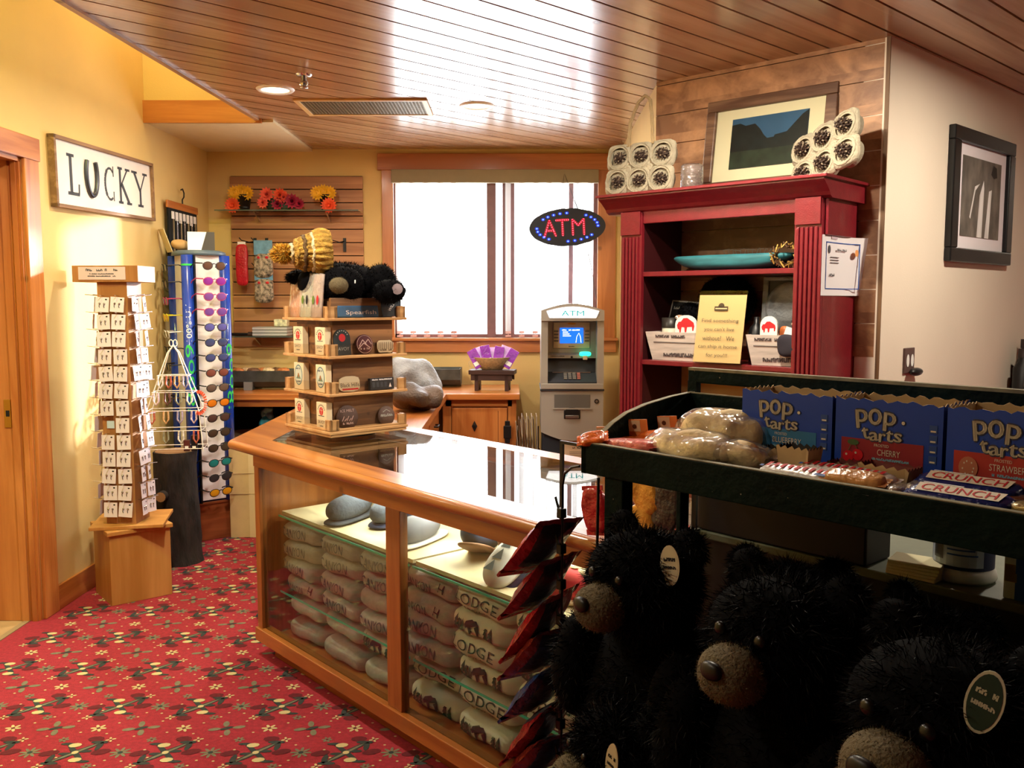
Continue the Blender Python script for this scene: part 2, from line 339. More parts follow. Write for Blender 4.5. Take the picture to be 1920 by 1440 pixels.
# ------------------------------------------------------------------ walls
def wbox(name, fr, x0, x1, y0, y1, z0, z1, m):
    q = MB(); q.T = fr.m(); q.box(x0, x1, y0, y1, z0, z1, m); return struct(name, q)
W0 = Fr(0, 0, 0)
q = MB(); q.T = LW.m()
q.box(.0, 2.62, 0, .26, 0, 4.2, ochre); q.box(-8, -.92, 0, .26, 0, 4.2, ochre); q.box(-.92, 0, 0, .26, 2.3, 4.2, ochre)
struct('wall_left', q)
q = MB(); q.box(-2.6, -.92, 7, 7.16, 0, 2.95, ochre); q.box(.667, 1.0, 7, 7.16, 0, 2.95, ochre); q.box(-.92, .667, 7, 7.16, 0, 1.31, ochre); q.box(-.92, .667, 7, 7.16, 2.6, 2.95, ochre)
struct('wall_back', q)
q = MB(); q.prism([(.835, 7.0), (.775, 4.92), (.9, 4.86), (.97, 7.0)], 0, 2.76, ochre); struct('wall_right', q)
q = MB(); q.T = WOOD.m(); q.box(0, 1.229, .02, .14, 0, 2.76, ochre)
q.box(1.212, 1.229, -.008, .02, 0, 2.76, wood('corner_trim', '#8a6844', '#54381f', (0, 0, 1), 2, .6))
struct('wall_partition', q)
q = MB(); z = 1.346; k = 0
while z < 2.76:
    z1 = min(z + .151, 2.76); q.box(0, 1.205, 0, .02, z, z1, wallwood); z += .155
q.T = WOOD.m(); v = MB(); v.T = WOOD.m()
z = 1.346
while z < 2.75:
    v.box(.0, 1.205, 0, .019, z, min(z + .151, 2.76), wallwood); z += .155
struct('wall_paneling', v)
wbox('wall_white', WHITE, 0, 5.2, 0, .12, 0, 2.76, cream)
wbox('wall_rear', W0, -5.2, 5.6, -3.65, -3.5, 0, 4.3, M('rear_paint', '#808084', .8))
wbox('wall_far_right', W0, 5.5, 5.65, -3.6, 8.0, 0, 2.9, cream)
wbox('wall_upper', W0, -2.6, -1.45, 5.87, 6.0, 2.87, 4.2, ochre)
q = MB(); q.prism([(-1.62, 5.9), (-2.10, -3.5), (-2.04, -3.5), (-1.56, 5.9)], 2.80, 4.2, ochre); struct('wall_void', q)
q = MB(); q.box(-2.8, -1.4, -3.6, 6.0, 4.2, 4.3, ochre); struct('ceiling_void', q)
q = MB(); q.box(-2.5, -1.53, 5.87, 7.0, 2.742, 2.86, soffitm); struct('ceiling_soffit', q)
q = MB(); q.box(-2.36, -1.6, 5.845, 5.868, 2.735, 2.875, pine); struct('trim_beam', q)
# room seen past the doorway
q = MB(); q.box(-5.2, -5.1, 2, 7.1, 0, 2.9, ochre); q.box(-5.1, -2.66, 5.6, 5.7, 0, 2.9, ochre); q.box(-5.1, -2.66, 2.0, 2.1, 0, 2.9, ochre); struct('wall_next_room', q)
q = MB(); q.box(-5.2, -2.6, 2, 5.7, 2.8, 2.9, soffitm); struct('ceiling_next_room', q)
# ceiling boards, each a strip with a gap to its neighbour
def clip(poly, n, c, keep_less):
    out = []
    for i in range(len(poly)):
        a, d = Vector(poly[i]), Vector(poly[(i + 1) % len(poly)]); fa, fd = a.dot(n) - c, d.dot(n) - c
        if not keep_less: fa, fd = -fa, -fd
        if fa <= 0: out.append(tuple(a))
        if (fa < 0 < fd) or (fd < 0 < fa): out.append(tuple(a + (d - a) * (fa / (fa - fd))))
    return out
cp = [(-1.55, 7.05), (-2.09, -3.5), (5.55, -3.5), (5.55, 7.05)]
n2 = Vector((PN.x, PN.y)); q = MB()
for k in range(-45, 60):
    p1 = clip(clip(cp, n2, k * .15 + .006, False), n2, (k + 1) * .15 - .006, True)
    if len(p1) > 2: q.prism(p1, CEIL, CEIL + .03, ceilwood)
q.box(-1.2, 5.6, -3.6, 7.1, CEIL + .03, CEIL + .1, blackmatte)
q.prism([(-1.53, 7.05), (-2.07, -3.6), (-1.0, -3.6), (-1.0, 7.05)], CEIL + .03, CEIL + .1, blackmatte)
struct('ceiling', q)
q = MB(); q.prism([(-1.552, 7.0), (-2.092, -3.5), (-2.12, -3.5), (-1.58, 7.0)], CEIL - .012, CEIL + .04, wood('edge_board', '#c9a27c', '#9a6f4c', (0, 1, 0))); struct('trim_ceiling_edge', q)
# ------------------------------------------------------------------ door opening on the left
q = MB(); q.T = LW.m()
q.box(0, .13, -.02, .0, 0, 2.29, pineZ, .004); q.box(-1.05, -.92, -.02, 0, 0, 2.29, pineZ, .004); q.box(-1.08, .14, -.024, 0, 2.29, 2.40, pineY, .004)
q.box(-.02, 0, 0, .26, 0, 2.29, pineZ); q.box(-.92, -.9, 0, .26, 0, 2.29, pineZ); q.box(-.92, 0, 0, .26, 2.27, 2.29, pineY)
q.box(-.035, -.02, .05, .085, 0, 2.27, pineZ); q.box(-.032, -.02, .012, .035, 0, 2.27, pineZ)
door = struct('door_1', q)
q = MB(); q.T = LW.m(); q.box(-.024, -.019, .095, .13, .98, 1.12, gold, .002); q.box(-.026, -.022, .103, .120, 1.035, 1.065, blackmatte)
q.build('strike_plate', door)
q = MB(); q.T = LW.m(); q.box(.13, 2.6, -.016, 0, 0, .13, pineY, .003); struct('baseboard_left', q)
q = MB(); q.T = WHITE.m(); q.box(0, 5.2, -.015, 0, 0, .12, pine); struct('baseboard_white', q)
# ------------------------------------------------------------------ window
winwood = wood('window_pine', '#d08a52', '#a2602f', (1, 0, 0), 1, .4, .2); winwoodZ = wood('window_pine_z', '#d08a52', '#a2602f', (0, 0, 1), 1, .4, .2)
q = MB(); q.box(-.925, .672, 7.05, 7.058, 1.30, 2.61, clear); win = struct('window_1', q)
q = MB()
q.box(-1.0, -.91, 6.975, 7.0, 1.31, 2.60, winwoodZ, .003); q.box(.66, .80, 6.975, 7.0, 1.31, 2.60, winwoodZ, .003)
q.box(-1.03, .828, 6.965, 7.0, 2.60, 2.725, winwood, .004); q.box(-.98, .81, 6.97, 7.0, 1.205, 1.30, winwood, .003); q.box(-1.0, .82, 6.94, 7.02, 1.295, 1.318, winwood, .003)
q.build('window_casing', win)
sash = M('sash_wood', '#7a5a5c', .5, var=.1)
q = MB(); q.box(-.92, -.875, 7.02, 7.08, 1.31, 2.6, sash); q.box(.63, .667, 7.02, 7.08, 1.31, 2.6, sash); q.box(-.92, .667, 7.02, 7.08, 1.31, 1.345, sash); q.box(-.92, .667, 7.02, 7.08, 2.56, 2.6, sash)
q.box(-.195, -.125, 7.01, 7.09, 1.31, 2.6, sash); q.box(-.075, .02, 7.01, 7.09, 1.31, 2.6, sash); q.box(.44, .475, 7.02, 7.08, 1.31, 2.6, sash)
q.build('window_frame', win)
t = thing('window_blind', 'vertical white blind with open vanes hanging across the bright window', 'blind', (-.13, 6.98, 2.5))
q = MB(); q.box(-.79, .79, -.05, .0, .0, .10, M('tan_valance', '#8d8268', .8, var=.05), .004); q.build('valance', t)
vane = M('blind_vane', '#f4f4f6', .8)
nt = vane.node_tree; tr = nt.nodes.new('ShaderNodeBsdfTranslucent'); mx = nt.nodes.new('ShaderNodeMixShader'); ou = nt.nodes['Material Output']
nt.links.new(nt.nodes['Principled BSDF'].outputs[0], mx.inputs[1]); nt.links.new(tr.outputs[0], mx.inputs[2]); mx.inputs[0].default_value = .65; nt.links.new(mx.outputs[0], ou.inputs[0])
wt = M('vane_weight', '#b98a7c', .6)
for k in range(15):
    x = -.74 + k * .105
    if k in (5, 6, 7): continue
    q = MB(); q.T = Matrix.Translation((x, -.02, 0)) @ Matrix.Rotation(R(48), 4, 'Z')
    q.box(-.030, .030, -.0007, .0007, -1.13, .0, vane)
    q.box(-.031, .031, -.0018, .0018, -1.15, -1.13, wt); q.box(-.031, .031, -.0018, .0018, -1.175, -1.16, wt); q.box(-.004, .004, -.001, .001, -1.16, -1.15, wt)
    q.build('vane', t)
# ------------------------------------------------------------------ ceiling fittings
for i, (x, y, e) in enumerate(CANS_AND_FILL):
    l = lamp('can_and_fill_lamp', 'AREA', (x, y, CEIL - .014), e, WARM, (0, 0, 0), shape='DISK', size=.13)
    l.data.spread = R(178)
    if i < 2:
        t = thing('ceiling_light', ['lit round recessed ceiling light beside the sprinkler', 'round recessed ceiling light in the window glare to the right of the vent'][i], 'ceiling light', (x, y, CEIL), group='recessed ceiling lights')
        q = MB(); q.lathe([(.074, -.002), (.078, -.008), (.095, -.010), (.105, 0)], white, n=28); q.build('trim_ring', t)
        q = MB(); q.lathe([(.0, -.003), (.05, -.003), (.078, -.003)], M('lamp_lens', '#fff2cc', .4, em=3.5), n=24); q.build('lens', t)
for (x, y, z, e, c, s) in ((-1.95, 5.3, 4.1, 9, (1, .85, .5), .3), (-2.0, 2.7, 4.1, 42, (.9, 1.0, .25), .4)):
    lamp('void_lamp', 'AREA', (x, y, z), e, c, (0, 0, 0), shape='DISK', size=s)
lamp('next_room_lamp', 'AREA', (-3.8, 3.9, 2.75), 25, WARM, (0, 0, 0), shape='DISK', size=.3)
t = thing('ceiling_vent', 'rectangular perforated air vent set in the wood ceiling', 'vent', (-.875, 5.49, CEIL))
q = MB()
for a in ((-.385, .385, -.215, -.19), (-.385, .385, .19, .215), (-.385, -.355, -.19, .19), (.355, .385, -.19, .19)): q.box(a[0], a[1], a[2], a[3], -.012, 0, M('vent_frame', '#d6b070', .5), .002)
q.build('frame', t)
q = MB(); q.box(-.355, .355, -.19, .19, -.004, 0, M('vent_dark', '#3b3428', .8)); gv = M('vent_grille', '#8a8068', .5, .3)
for k in range(36): q.box(-.352 + k * .02, -.346 + k * .02, -.19, .19, -.007, -.004, gv)
for k in range(19): q.box(-.355, .355, -.188 + k * .02, -.183 + k * .02, -.008, -.004, gv)
q.build('grille', t)
t = thing('fire_sprinkler', 'chrome fire sprinkler hanging from the wood ceiling', 'sprinkler', (-1.07, 4.73, CEIL))
q = MB(); q.lathe([(0, -.012), (.035, -.010), (.042, 0)], chrome); q.build('collar', t)
q = MB(); q.lathe([(.012, 0), (.014, -.03), (.02, -.035), (.022, -.05), (.012, -.058), (.02, -.062), (.02, -.068), (0, -.07)], chrome, n=14); q.build('head', t)
# ------------------------------------------------------------------ things on the walls
t = thing('wall_sign', 'white framed wooden sign reading LUCKY on the yellow wall', 'sign', LW.w(.877, -.001, 2.285), (0, R(0), LW.a))
t.rotation_euler = (0, R(-1.6), LW.a)
q = MB(); q.box(-.60, .60, -.018, 0, -.165, .165, M('sign_white', '#ebe4dc', .7, var=.04, scale=6)); q.build('board', t)
fw = wood('sign_frame', '#a98460', '#7a583a', (1, 0, 0), 2, .7, 0, None, 0); q = MB()
q.box(-.62, .62, -.035, 0, .165, .183, fw); q.box(-.62, .62, -.035, 0, -.183, -.165, fw); q.box(-.62, -.60, -.035, 0, -.183, .183, fw); q.box(.60, .62, -.035, 0, -.183, .183, fw); q.build('frame', t)
q = MB(); c = M('sign_ink', '#3e4048', .7); Y = -.0188
def sg(*a): q.seg(a[0], a[1], a[2], a[3], a[4], Y, c)
x = -.43; sg(x, -.10, x, .10, .03); sg(x - .04, .10, x + .04, .10, .016); sg(x - .04, -.10, x + .085, -.10, .018); sg(x + .08, -.10, x + .085, -.045, .016)
ps = [(.045 + .062 * math.cos(a) - .02, .09 * math.sin(a) - .005) for a in [R(d) for d in range(50, 312, 18)]]
for i in range(len(ps) - 1): sg(ps[i][0], ps[i][1], ps[i + 1][0], ps[i + 1][1], .024 if 3 < i < 10 else .014)
sg(.07, .04, .07, .10, .012); sg(.07, -.10, .07, -.045, .012)
x = .16; sg(x, -.10, x, .10, .028); sg(x - .03, .10, x + .032, .10, .015); sg(x - .03, -.10, x + .032, -.10, .015); sg(x, -.01, x + .10, .10, .014); sg(x + .02, .01, x + .115, -.10, .028); sg(x + .07, .10, x + .135, .10, .014); sg(x + .08, -.10, x + .15, -.10, .014)
x = .44; sg(x, -.10, x, .0, .028); sg(x - .04, -.10, x + .04, -.10, .015); sg(x, -.01, x - .08, .10, .026); sg(x, -.01, x + .075, .10, .014); sg(x - .12, .10, x - .04, .10, .014); sg(x + .04, .10, x + .11, .10, .014)
q.build('lettering', t)
q = MB(); hs = [(-.21 + .068 * math.cos(a) * (1 if abs(a + math.pi / 2) < 1.6 else .92), Y - .006, .02 + .115 * math.sin(a)) for a in [R(d) for d in range(140, 401, 13)]]
q.tube(hs, .013, M('horseshoe_iron', '#4c4e56', .4, .8), 6); q.build('horseshoe', t)
t = thing('necklace_display', 'black velvet board of necklaces hanging from a wooden hanger', 'display', LW.w(1.98, -.03, 2.26), LW.a)
q = MB(); q.box(-.28, .28, -.012, .005, -.03, .02, pine, .003); q.build('hanger_bar', t)
q = MB(); q.tube([(0, -.004, .02), (0, -.004, .05), (.03, -.004, .07), (.035, -.004, .10), (.01, -.004, .125), (-.02, -.004, .115)], .005, black, 6); q.build('hook', t)
q = MB(); q.box(-.27, .26, -.008, .004, -.75, -.03, M('velvet', '#0c0c0e', .95)); q.build('board', t)
for k in range(7):
    x = -.20 + k * .068; q = MB(); q.box(x - .02, x + .02, -.014, -.009, -.10 - .01 * (k % 3), -.05, paper)
    q.tube([(x - .008, -.013, -.1), (x - .006, -.013, -.33 - .03 * (k % 2)), (x, -.013, -.36 - .03 * (k % 2)), (x + .008, -.013, -.33), (x + .008, -.013, -.1)], .0025, chrome, 5); q.blob((x, -.014, -.37 - .03 * (k % 2)), (.008, .004, .01), gold, n=3)
    tag(q.build('necklace', None, t.location, (0, 0, LW.a)), 'silver necklace on a white card, %s from the door side of the velvet board' % ORD[k], 'necklace', 'necklaces on the velvet board')
# slatwall on the back wall
t = thing('slatwall_panel', 'oak slatwall display panel left of the window', 'slatwall', (-1.655, 7.0, 1.247))
q = MB()
for k in range(13): q.box(-.51, .51, -.02, -.006, k * .101, k * .101 + .094, slatwood, .002)
q.box(-.505, .505, -.008, 0, 0, 1.31, blackmatte); q.build('slats', t)
def shelf_bracket(t, x, z):
    q = MB(); q.prism([(-.20, z - .003), (-.025, z - .003), (-.025, z - .07)], x - .004, x + .004, chrome, 'x'); q.build('bracket', t)
for nm, x0, x1, z, lab in (('upper', -2.21, -1.14, 2.27, 'clear glass shelf high on the slatwall holding flower pots'), ('lower', -2.15, -1.45, 1.33, 'clear glass shelf low on the slatwall behind the rotating display')):
    s = thing('glass_shelf', lab, 'shelf', (0, 7 - .02, z), group='glass shelves on the slatwall')
    q = MB(); q.box(x0, x1, -.24, 0, 0, .008, clear); q.box(x0, x1, -.243, -.24, 0, .008, M('edge_smoke', '#4a5a50', .2)); q.build('pane', s)
    for x in ((x0 + .28, x1 - .25) if nm == 'upper' else (x0 + .2, x1 - .1)): shelf_bracket(s, x, 0)
petal = [M('petal_yellow', '#e8b020', .6, var=.2), M('petal_orange', '#e8562c', .6, var=.2), M('petal_crimson', '#9c1a3a', .6, var=.2), M('petal_coral', '#e8614a', .6, var=.2)]
leafm = M('leaf_dark', '#2c3a24', .6)
def bloom(q, c, r, m, k=14, rings=2, tilt=.5):
    for g in range(rings):
        for i in range(k):
            a = 2 * math.pi * i / k + g * .3; e = (.25 + .4 * g) * tilt * 2; d = Vector((math.cos(a) * math.cos(e), -abs(math.sin(e)), math.sin(a) * math.cos(e))); d2 = Vector((-math.sin(a), 0, math.cos(a))) * r * .22
            p = Vector(c); rr = r * (1 - .25 * g)
            q.add([p, p + d * rr * .6 + d2, p + d * rr, p + d * rr * .6 - d2], [(0, 1, 2, 3)], m)
    q.blob(c, (r * .25, r * .2, r * .25), m, n=4)
for (x, lab, two) in ((-2.02, 'black bucket of yellow flowers with a red bloom at its foot, left on glass shelf', 1), (-1.40, 'black bucket of yellow flowers with an orange bloom, right on glass shelf', 3)):
    t = thing('flower_bucket', lab, 'flowers', (x, 6.86, 2.279), group='flower buckets on the glass shelf')
    q = MB(); q.lathe([(0, 0), (.036, 0), (.052, .11), (.054, .11), (.054, .12), (.046, .12), (.04, .02)], black, n=16); q.build('bucket', t)
    q = MB()
    for dx, dz in ((-.045, .13), (.0, .14), (.045, .13)): bloom(q, (dx - .015, -.03, dz), .06, petal[0])
    q.build('bloom', t); q = MB(); bloom(q, (-.07 if two == 1 else .03, -.06, .035), .065, petal[two if two == 1 else 1], 16, 3); q.build('bloom', t)
t = thing('rose_bunch', 'bunch of orange and crimson artificial flowers in the middle of glass shelf', 'flowers', (-1.74, 6.85, 2.279))
for dx, dz, m, r in ((-.10, .12, 3, .06), (-.13, .06, 3, .05), (.0, .115, 1, .06), (.03, .10, 3, .05), (.09, .07, 2, .065), (-.02, .05, 2, .055), (.14, .05, 2, .05)):
    q = MB(); bloom(q, (dx, -.02, dz), r, petal[m], 12, 3, .7); q.build('bloom', t)
q = MB(); q.blob((0, .02, .05), (.13, .05, .05), leafm, n=6, amp=.03, fr=20); q.build('foliage', t)
# hooks and hanging packs
for i, (x, z, L_) in enumerate(((-1.99, 2.06, 1), (-1.90, 2.06, 1), (-1.30, 2.06, 1), (-1.90, 1.87, 1))):
    q = MB(); q.box(.0, .022, -.014, -.002, -.08, .025, black); q.tube([(.01, -.01, .0), (-.02, -.06, -.01), (-.06, -.12, .0), (-.075, -.13, .02)], .004, black, 5)
    tag(q.build('display_hook', None, (x, 6.98, z)), ['black slatwall hook holding the red package', 'black slatwall hook holding the upper blue packet', 'empty black slatwall hook to the right of the knit beanie', 'black slatwall hook holding the lower blue packet'][i], 'hook', 'hooks on the slatwall')
t = thing('hanging_package', 'red plastic package hanging on the slatwall', 'package', (-2.05, 6.86, 2.04))
q = MB(); q.blob((0, 0, -.165), (.045, .02, .155), M('red_foil', '#b8202c', .25, var=.2, bump=.4), 5, 8, .006, 30); q.build('pouch', t)
q = MB(); q.box(-.03, .03, -.002, .002, -.02, .01, paper); q.build('header_card', t)
for i, (z, lab) in enumerate(((2.05, 'blue topped packet with small ornaments hanging higher on the slatwall'), (1.86, 'blue topped bag of small carved ornaments hanging lower on the slatwall'))):
    t = thing('hanging_packet', lab, 'packet', (-1.885, 6.85, z), group='blue topped packets')
    q = MB(); q.box(-.07, .07, -.003, .003, -.10, .01, M('sky_card', '#6f9ec0', .6, var=.25, scale=20)); q.build('header_card', t)
    q = MB(); q.blob((0, 0, -.18), (.072, .02, .09), M('mixed_ornaments', '#9a8a7a', .3, var=.9, scale=45, bump=.5), 4, 8, .008, 40); q.build('bag', t)
    q = MB(); q.blob((-.03, -.014, -.12), (.016, .008, .012), txtred, n=3); q.blob((.03, -.014, -.12), (.016, .008, .012), txtred, n=3); q.build('charm', t)
for i in range(3):
    tag(MB().box(-.13, .13, -.09, .09, 0, .022, M('grey_box', '#a8aaa4', .5), .002).box(-.131, .131, -.091, .091, .009, .013, white).build('flat_box', None, (-1.83, 6.86, 1.339 + .023 * i)), 'flat grey box in the stack on the low glass shelf, %s from the bottom' % ORD[i], 'box', 'flat boxes on the low shelf')
q = MB(); q.box(-.05, .05, -.04, .04, 0, .055, M('floral_tin', '#d8d4b0', .5, var=.5, scale=40), .006); tag(q.build('gift_box', None, (-1.76, 6.86, 1.41)), 'small cream and green patterned box on top of the flat grey boxes', 'box')
q = MB(); q.tube([(-.13, 0, .012), (.0, 0, .012)], .012, black, 8).tube([(0, 0, .014), (.05, 0, .014)], .017, M('wood_dark', '#4a3424', .6), 8); tag(q.build('small_scope', None, (-2.0, 6.8, 1.339)), 'small black and brown telescope lying on the low glass shelf', 'telescope')
# framed pictures
art1 = M('mountain_photo', '#20303a', .35, var=.7, scale=5)
t = thing('framed_picture', 'large wooden framed mountain landscape leaning on the panelled wall above red cabinet', 'picture', CAB.w(.70, .40, 2.138), (R(-8), 0, CAB.a))
fw2 = wood('picture_frame', '#8a6a50', '#54392a', (1, 0, 0), 2, .4, 0, None, 0)
q = MB()
for a in ((-.34, .34, .0, .055), (-.34, .34, .415, .47), (-.34, -.285, .055, .415), (.285, .34, .055, .415)): q.box(a[0], a[1], -.03, .0, a[2], a[3], fw2, .006)
q.build('frame', t)
q = MB(); q.box(-.285, .285, -.012, -.004, .055, .415, M('cream_mat', '#ecdcb8', .8)); q.build('mat', t)
q = MB(); q.box(-.195, .205, -.016, -.012, .115, .365, M('art_sky', '#34587a', .35, var=.3, scale=3))
dk = M('art_dark', '#10181a', .4, var=.5, scale=25); gr = M('art_meadow', '#222c20', .4, var=.6, scale=18)
q.poly([(-.195, -.0165, .115), (.205, -.0165, .115), (.205, -.0165, .23), (-.195, -.0165, .24)], gr)
q.poly([(-.195, -.017, .20), (-.195, -.017, .335), (-.15, -.017, .34), (-.12, -.017, .325), (-.07, -.017, .33), (-.04, -.017, .30), (-.02, -.017, .27), (0, -.017, .25), (.07, -.017, .255), (.205, -.017, .20)], dk)
q.poly([(.02, -.0175, .225), (.04, -.0175, .262), (.10, -.0175, .27), (.14, -.0175, .31), (.175, -.0175, .345), (.205, -.0175, .362), (.205, -.0175, .21)], dk); q.build('picture', t)
q = MB(); q.poly([(-.285, -.02, .055), (.285, -.02, .055), (.285, -.02, .415), (-.285, -.02, .415)], caseglass); q.build('glazing', t)
t = thing('framed_photo', 'black framed black and white waterfall photograph on the cream wall', 'picture', WHITE.w(1.10, 0, 2.135), WHITE.a)
q = MB()
for a in ((-.43, .43, -.335, -.265), (-.43, .43, .265, .335), (-.43, -.345, -.265, .265), (.345, .43, -.265, .265)): q.box(a[0], a[1], -.035, 0, a[2], a[3], M('frame_black', '#0c0c0e', .35), .006)
q.build('frame', t)
q = MB(); q.box(-.345, .345, -.012, 0, -.265, .265, M('mat_lilac', '#ece6ec', .8)); q.build('mat', t)
q = MB(); q.box(-.27, .27, -.015, -.012, -.20, .205, M('bw_forest', '#6c665e', .5, var=.5, scale=16, stretch=(1, 1, .5)))
wf = M('bw_water', '#f4f0ec', .5, var=.3, scale=30, stretch=(1, 1, .1))
q.poly([(-.05, -.0155, -.20), (-.03, -.0155, .02), (.02, -.0155, .10), (.03, -.0155, .06), (.02, -.0155, -.20)], wf); q.poly([(.06, -.0155, -.20), (.10, -.0155, .05), (.14, -.0155, .06), (.12, -.0155, -.20)], wf)
q.poly([(-.16, -.0155, -.10), (-.10, -.0155, .06), (-.03, -.0155, .08), (-.09, -.0155, .04), (-.145, -.0155, -.11)], wf)
q.poly([(.16, -.0155, .12), (.12, -.0155, .14), (.15, -.0155, .19), (.20, -.0155, .18), (.21, -.0155, .13)], M('bw_leaf', '#26221e', .6)); q.build('picture', t)
t = thing('wall_outlet', 'brown wall outlet with two white sockets on the cream wall', 'outlet', WHITE.w(.30, 0, 1.32), WHITE.a)
q = MB(); q.box(-.055, .055, -.01, 0, -.06, .06, M('outlet_brown', '#5a4440', .5), .003); q.build('plate', t)
for x in (-.022, .026): MB().disc(x, 0, .016, .03, -.0115, white).build('socket', t)
q = MB(); q.blob((.03, -.03, -.055), (.06, .022, .02), black, n=6); q.build('plug', t)
for k in range(3):
    t = thing('jar', ['tall dark jar with pale label in front at the right wall', 'dark jar standing lowest at the right wall', 'dark jar with black cap furthest right at the wall'][k], 'jar', WHITE.w(1.63 + .13 * k, -.10 + .03 * k, 1.0 + .0), WHITE.a, 'dark jars at the right wall')
    q = MB(); q.lathe([(0, 0), (.055, 0), (.058, .02), (.058, .22), (.03, .26 + .06 * (k == 1)), (.03, .30 + .06 * (k == 1))], black, n=18); q.lathe([(.034, .28), (.034, .33), (0, .33)], M('cap_brown', '#2a1e1c', .5), (0, 0, .05 * (k == 1)), n=14); q.build('body', t)
    q = MB(); q.prism([(.0595 * math.cos(R(a)), .0595 * math.sin(R(a))) for a in range(200, 341, 20)], .12, .19, kraft, smooth=True); q.build('label', t)
t = thing('wall_shelf', 'narrow black ledge under the dark jars at the cream wall', 'shelf', WHITE.w(1.85, -.09, .97), WHITE.a)
q = MB(); q.box(-.32, .5, -.08, .09, 0, .03, black, .003); q.build('board', t)
# ------------------------------------------------------------------ glass display case
CT = .975
t = thing('display_case', 'long pine display case with glass front and glass top full of folded shirts', 'display case', CASE.w(0, 0), CASE.a)

q = MB()
q.prism([(-.15, -.03), (2.42, -.03), (2.30, .09), (0, .09)], CT - .045, CT, casewood); q.prism([(2.42, -.03), (2.42, .82), (2.30, .72), (2.30, .09)], CT - .045, CT, casewood)
q.prism([(2.42, .82), (-1.11, .82), (-.66, .72), (2.30, .72)], CT - .045, CT, casewood); q.prism([(-1.11, .82), (-.15, -.03), (0, .09), (-.66, .72)], CT - .045, CT, casewood)
q.tube([(-.15, -.03, CT - .0225), (2.42, -.03, CT - .0225)], .0222, casewood, 12); q.tube([(-.15, -.03, CT - .0225), (-1.11, .82, CT - .0225)], .0222, casewood, 12)
q.build('top_frame', t)
q = MB(); q.prism([(0, .09), (2.30, .09), (2.30, .72), (-.66, .72)], CT - .008, CT - .001, caseglass); q.build('top_glass', t)
for a, c in ((0, .045), (1.055, 1.145), (2.31, 2.40)):
    q = MB(); q.box(a, c, 0, .035, .135, .87, casewoodZ, .003); q.build('post', t)
q = MB(); q.box(0, 2.40, -.004, .035, .87, CT - .045, casewood, .003); q.build('top_rail', t)
q = MB(); q.box(-.006, 2.41, -.012, .05, .075, .135, casewood, .003); q.build('bottom_rail', t)
q = MB(); q.box(.06, 2.36, .05, .66, 0, .075, casewood); q.build('toe_kick', t)
for a, c in ((.045, 1.055), (1.145, 2.31)):
    q = MB(); q.box(a, c, .014, .019, .135, .87, caseglass); q.build('front_pane', t)
brownin = wood('case_inner', '#7c5234', '#4e301c', (0, 0, 1), 1, .5, 0, None, 0)
q = MB(); q.box(0, .02, .035, .66, .075, CT - .045, casewoodZ); q.box(2.38, 2.40, .035, .66, .075, CT - .045, casewoodZ); q.build('side_panel', t)
q = MB(); q.box(.02, 2.38, .64, .66, .075, CT - .045, brownin); q.build('back_panel', t)
q = MB(); q.box(.02, 2.38, .05, .64, .075, .09, casewood); q.build('floor_board', t)
for a, c in ((.06, 1.08), (1.10, 2.36)):
    q = MB(); q.box(a, c, .10, .50, .648, .662, M('cream_shelf', '#d8c9a0', .6)); q.build('upper_shelf', t)
    q = MB(); q.box(a, c, .085, .50, .640, .6475, clear); q.box(a, c, .083, .085, .6395, .648, edge); q.build('shelf_glass', t)
    q = MB(); q.box(a, c, .085, .50, .292, .300, clear); q.box(a, c, .083, .085, .2915, .3005, edge); q.build('lower_shelf', t)
lamp('case_fill_lamp', 'AREA', tuple(CASE.w(1.2, .3, .86)), 9, (1, .94, .82), (0, 0, CASE.a), shape='RECTANGLE', size=2.0, size_y=.04)  # lamp added inside the case to brighten the folded shirts
q = MB(); q.box(.3, 2.1, .27, .33, .865, .885, white, .003); q.build('added_lamp_bar', t)  # bar made up to go with the added case lamp
# folded shirts
A_, B_, C_, PW = .153, .155, .0412, 4.2
def front(x, z, off=.004):
    k = max(0.0, 1 - abs(x / A_) ** 9 - abs(z / C_) ** 3.4) ** (1 / 4); return (x, -B_ * k - off, z)
def shirtform(w):
    x, y, z = abs(w.x / A_), abs(w.y / B_), abs(w.z / C_); lo, hi = .3, 2.5
    for _ in range(22):
        l = (lo + hi) / 2
        if (x / l) ** 9 + (y / l) ** 4 + (z / l) ** 3.4 > 1: lo = l
        else: hi = l
    w = w / lo
    return Vector((w.x, w.y, w.z + .004 * math.sin(w.x * 30))) + w.normalized() * .003 * noise.noise(w * 18)
def shirt(mat, seed, deco):
    q = MB(); q.blob((0, 0, 0), (A_, B_, C_), mat, PW, 16, 0, 18, seed, shirtform)
    fold = MB(); deco(q)
    return q
def fr(x, z): p = front(x, z - .0, .0065); return (p[0], p[1], p[2] + .004 * math.sin(p[0] * 30))
def bent(pts, m, q): q.add([fr(*p) for p in pts], [tuple(range(len(pts)))], m)
grey1 = M('grey_fleece', '#b0a8a0', .95, var=.1, scale=60, bump=.3, bscale=300); grey2 = M('pale_grey_fleece', '#bab4aa', .95, var=.1, scale=60, bump=.3, bscale=300)
cream1 = M('cream_jersey', '#d6d2bc', .9, var=.05, bump=.2)
def d_canyon(q): q.text('CANYON', .21, .038, txtgrey, fn=lambda x, z: fr(x - .02, z + .004))
def d_canyonH(q): q.text('CANYON', .17, .034, txtgrey, fn=lambda x, z: fr(x - .055, z - .006)); q.text('H', .03, .03, txtblack, fn=lambda x, z: fr(x + .095, z + .012))
def d_plain(q): pass
def d_lodge(q): q.text('LODGE', .24, .034, txtgreen, fn=lambda x, z: fr(x, z + .009)); q.text('SAVOY, SD', .15, .012, txtgreen, fn=lambda x, z: fr(x + .01, z - .021))
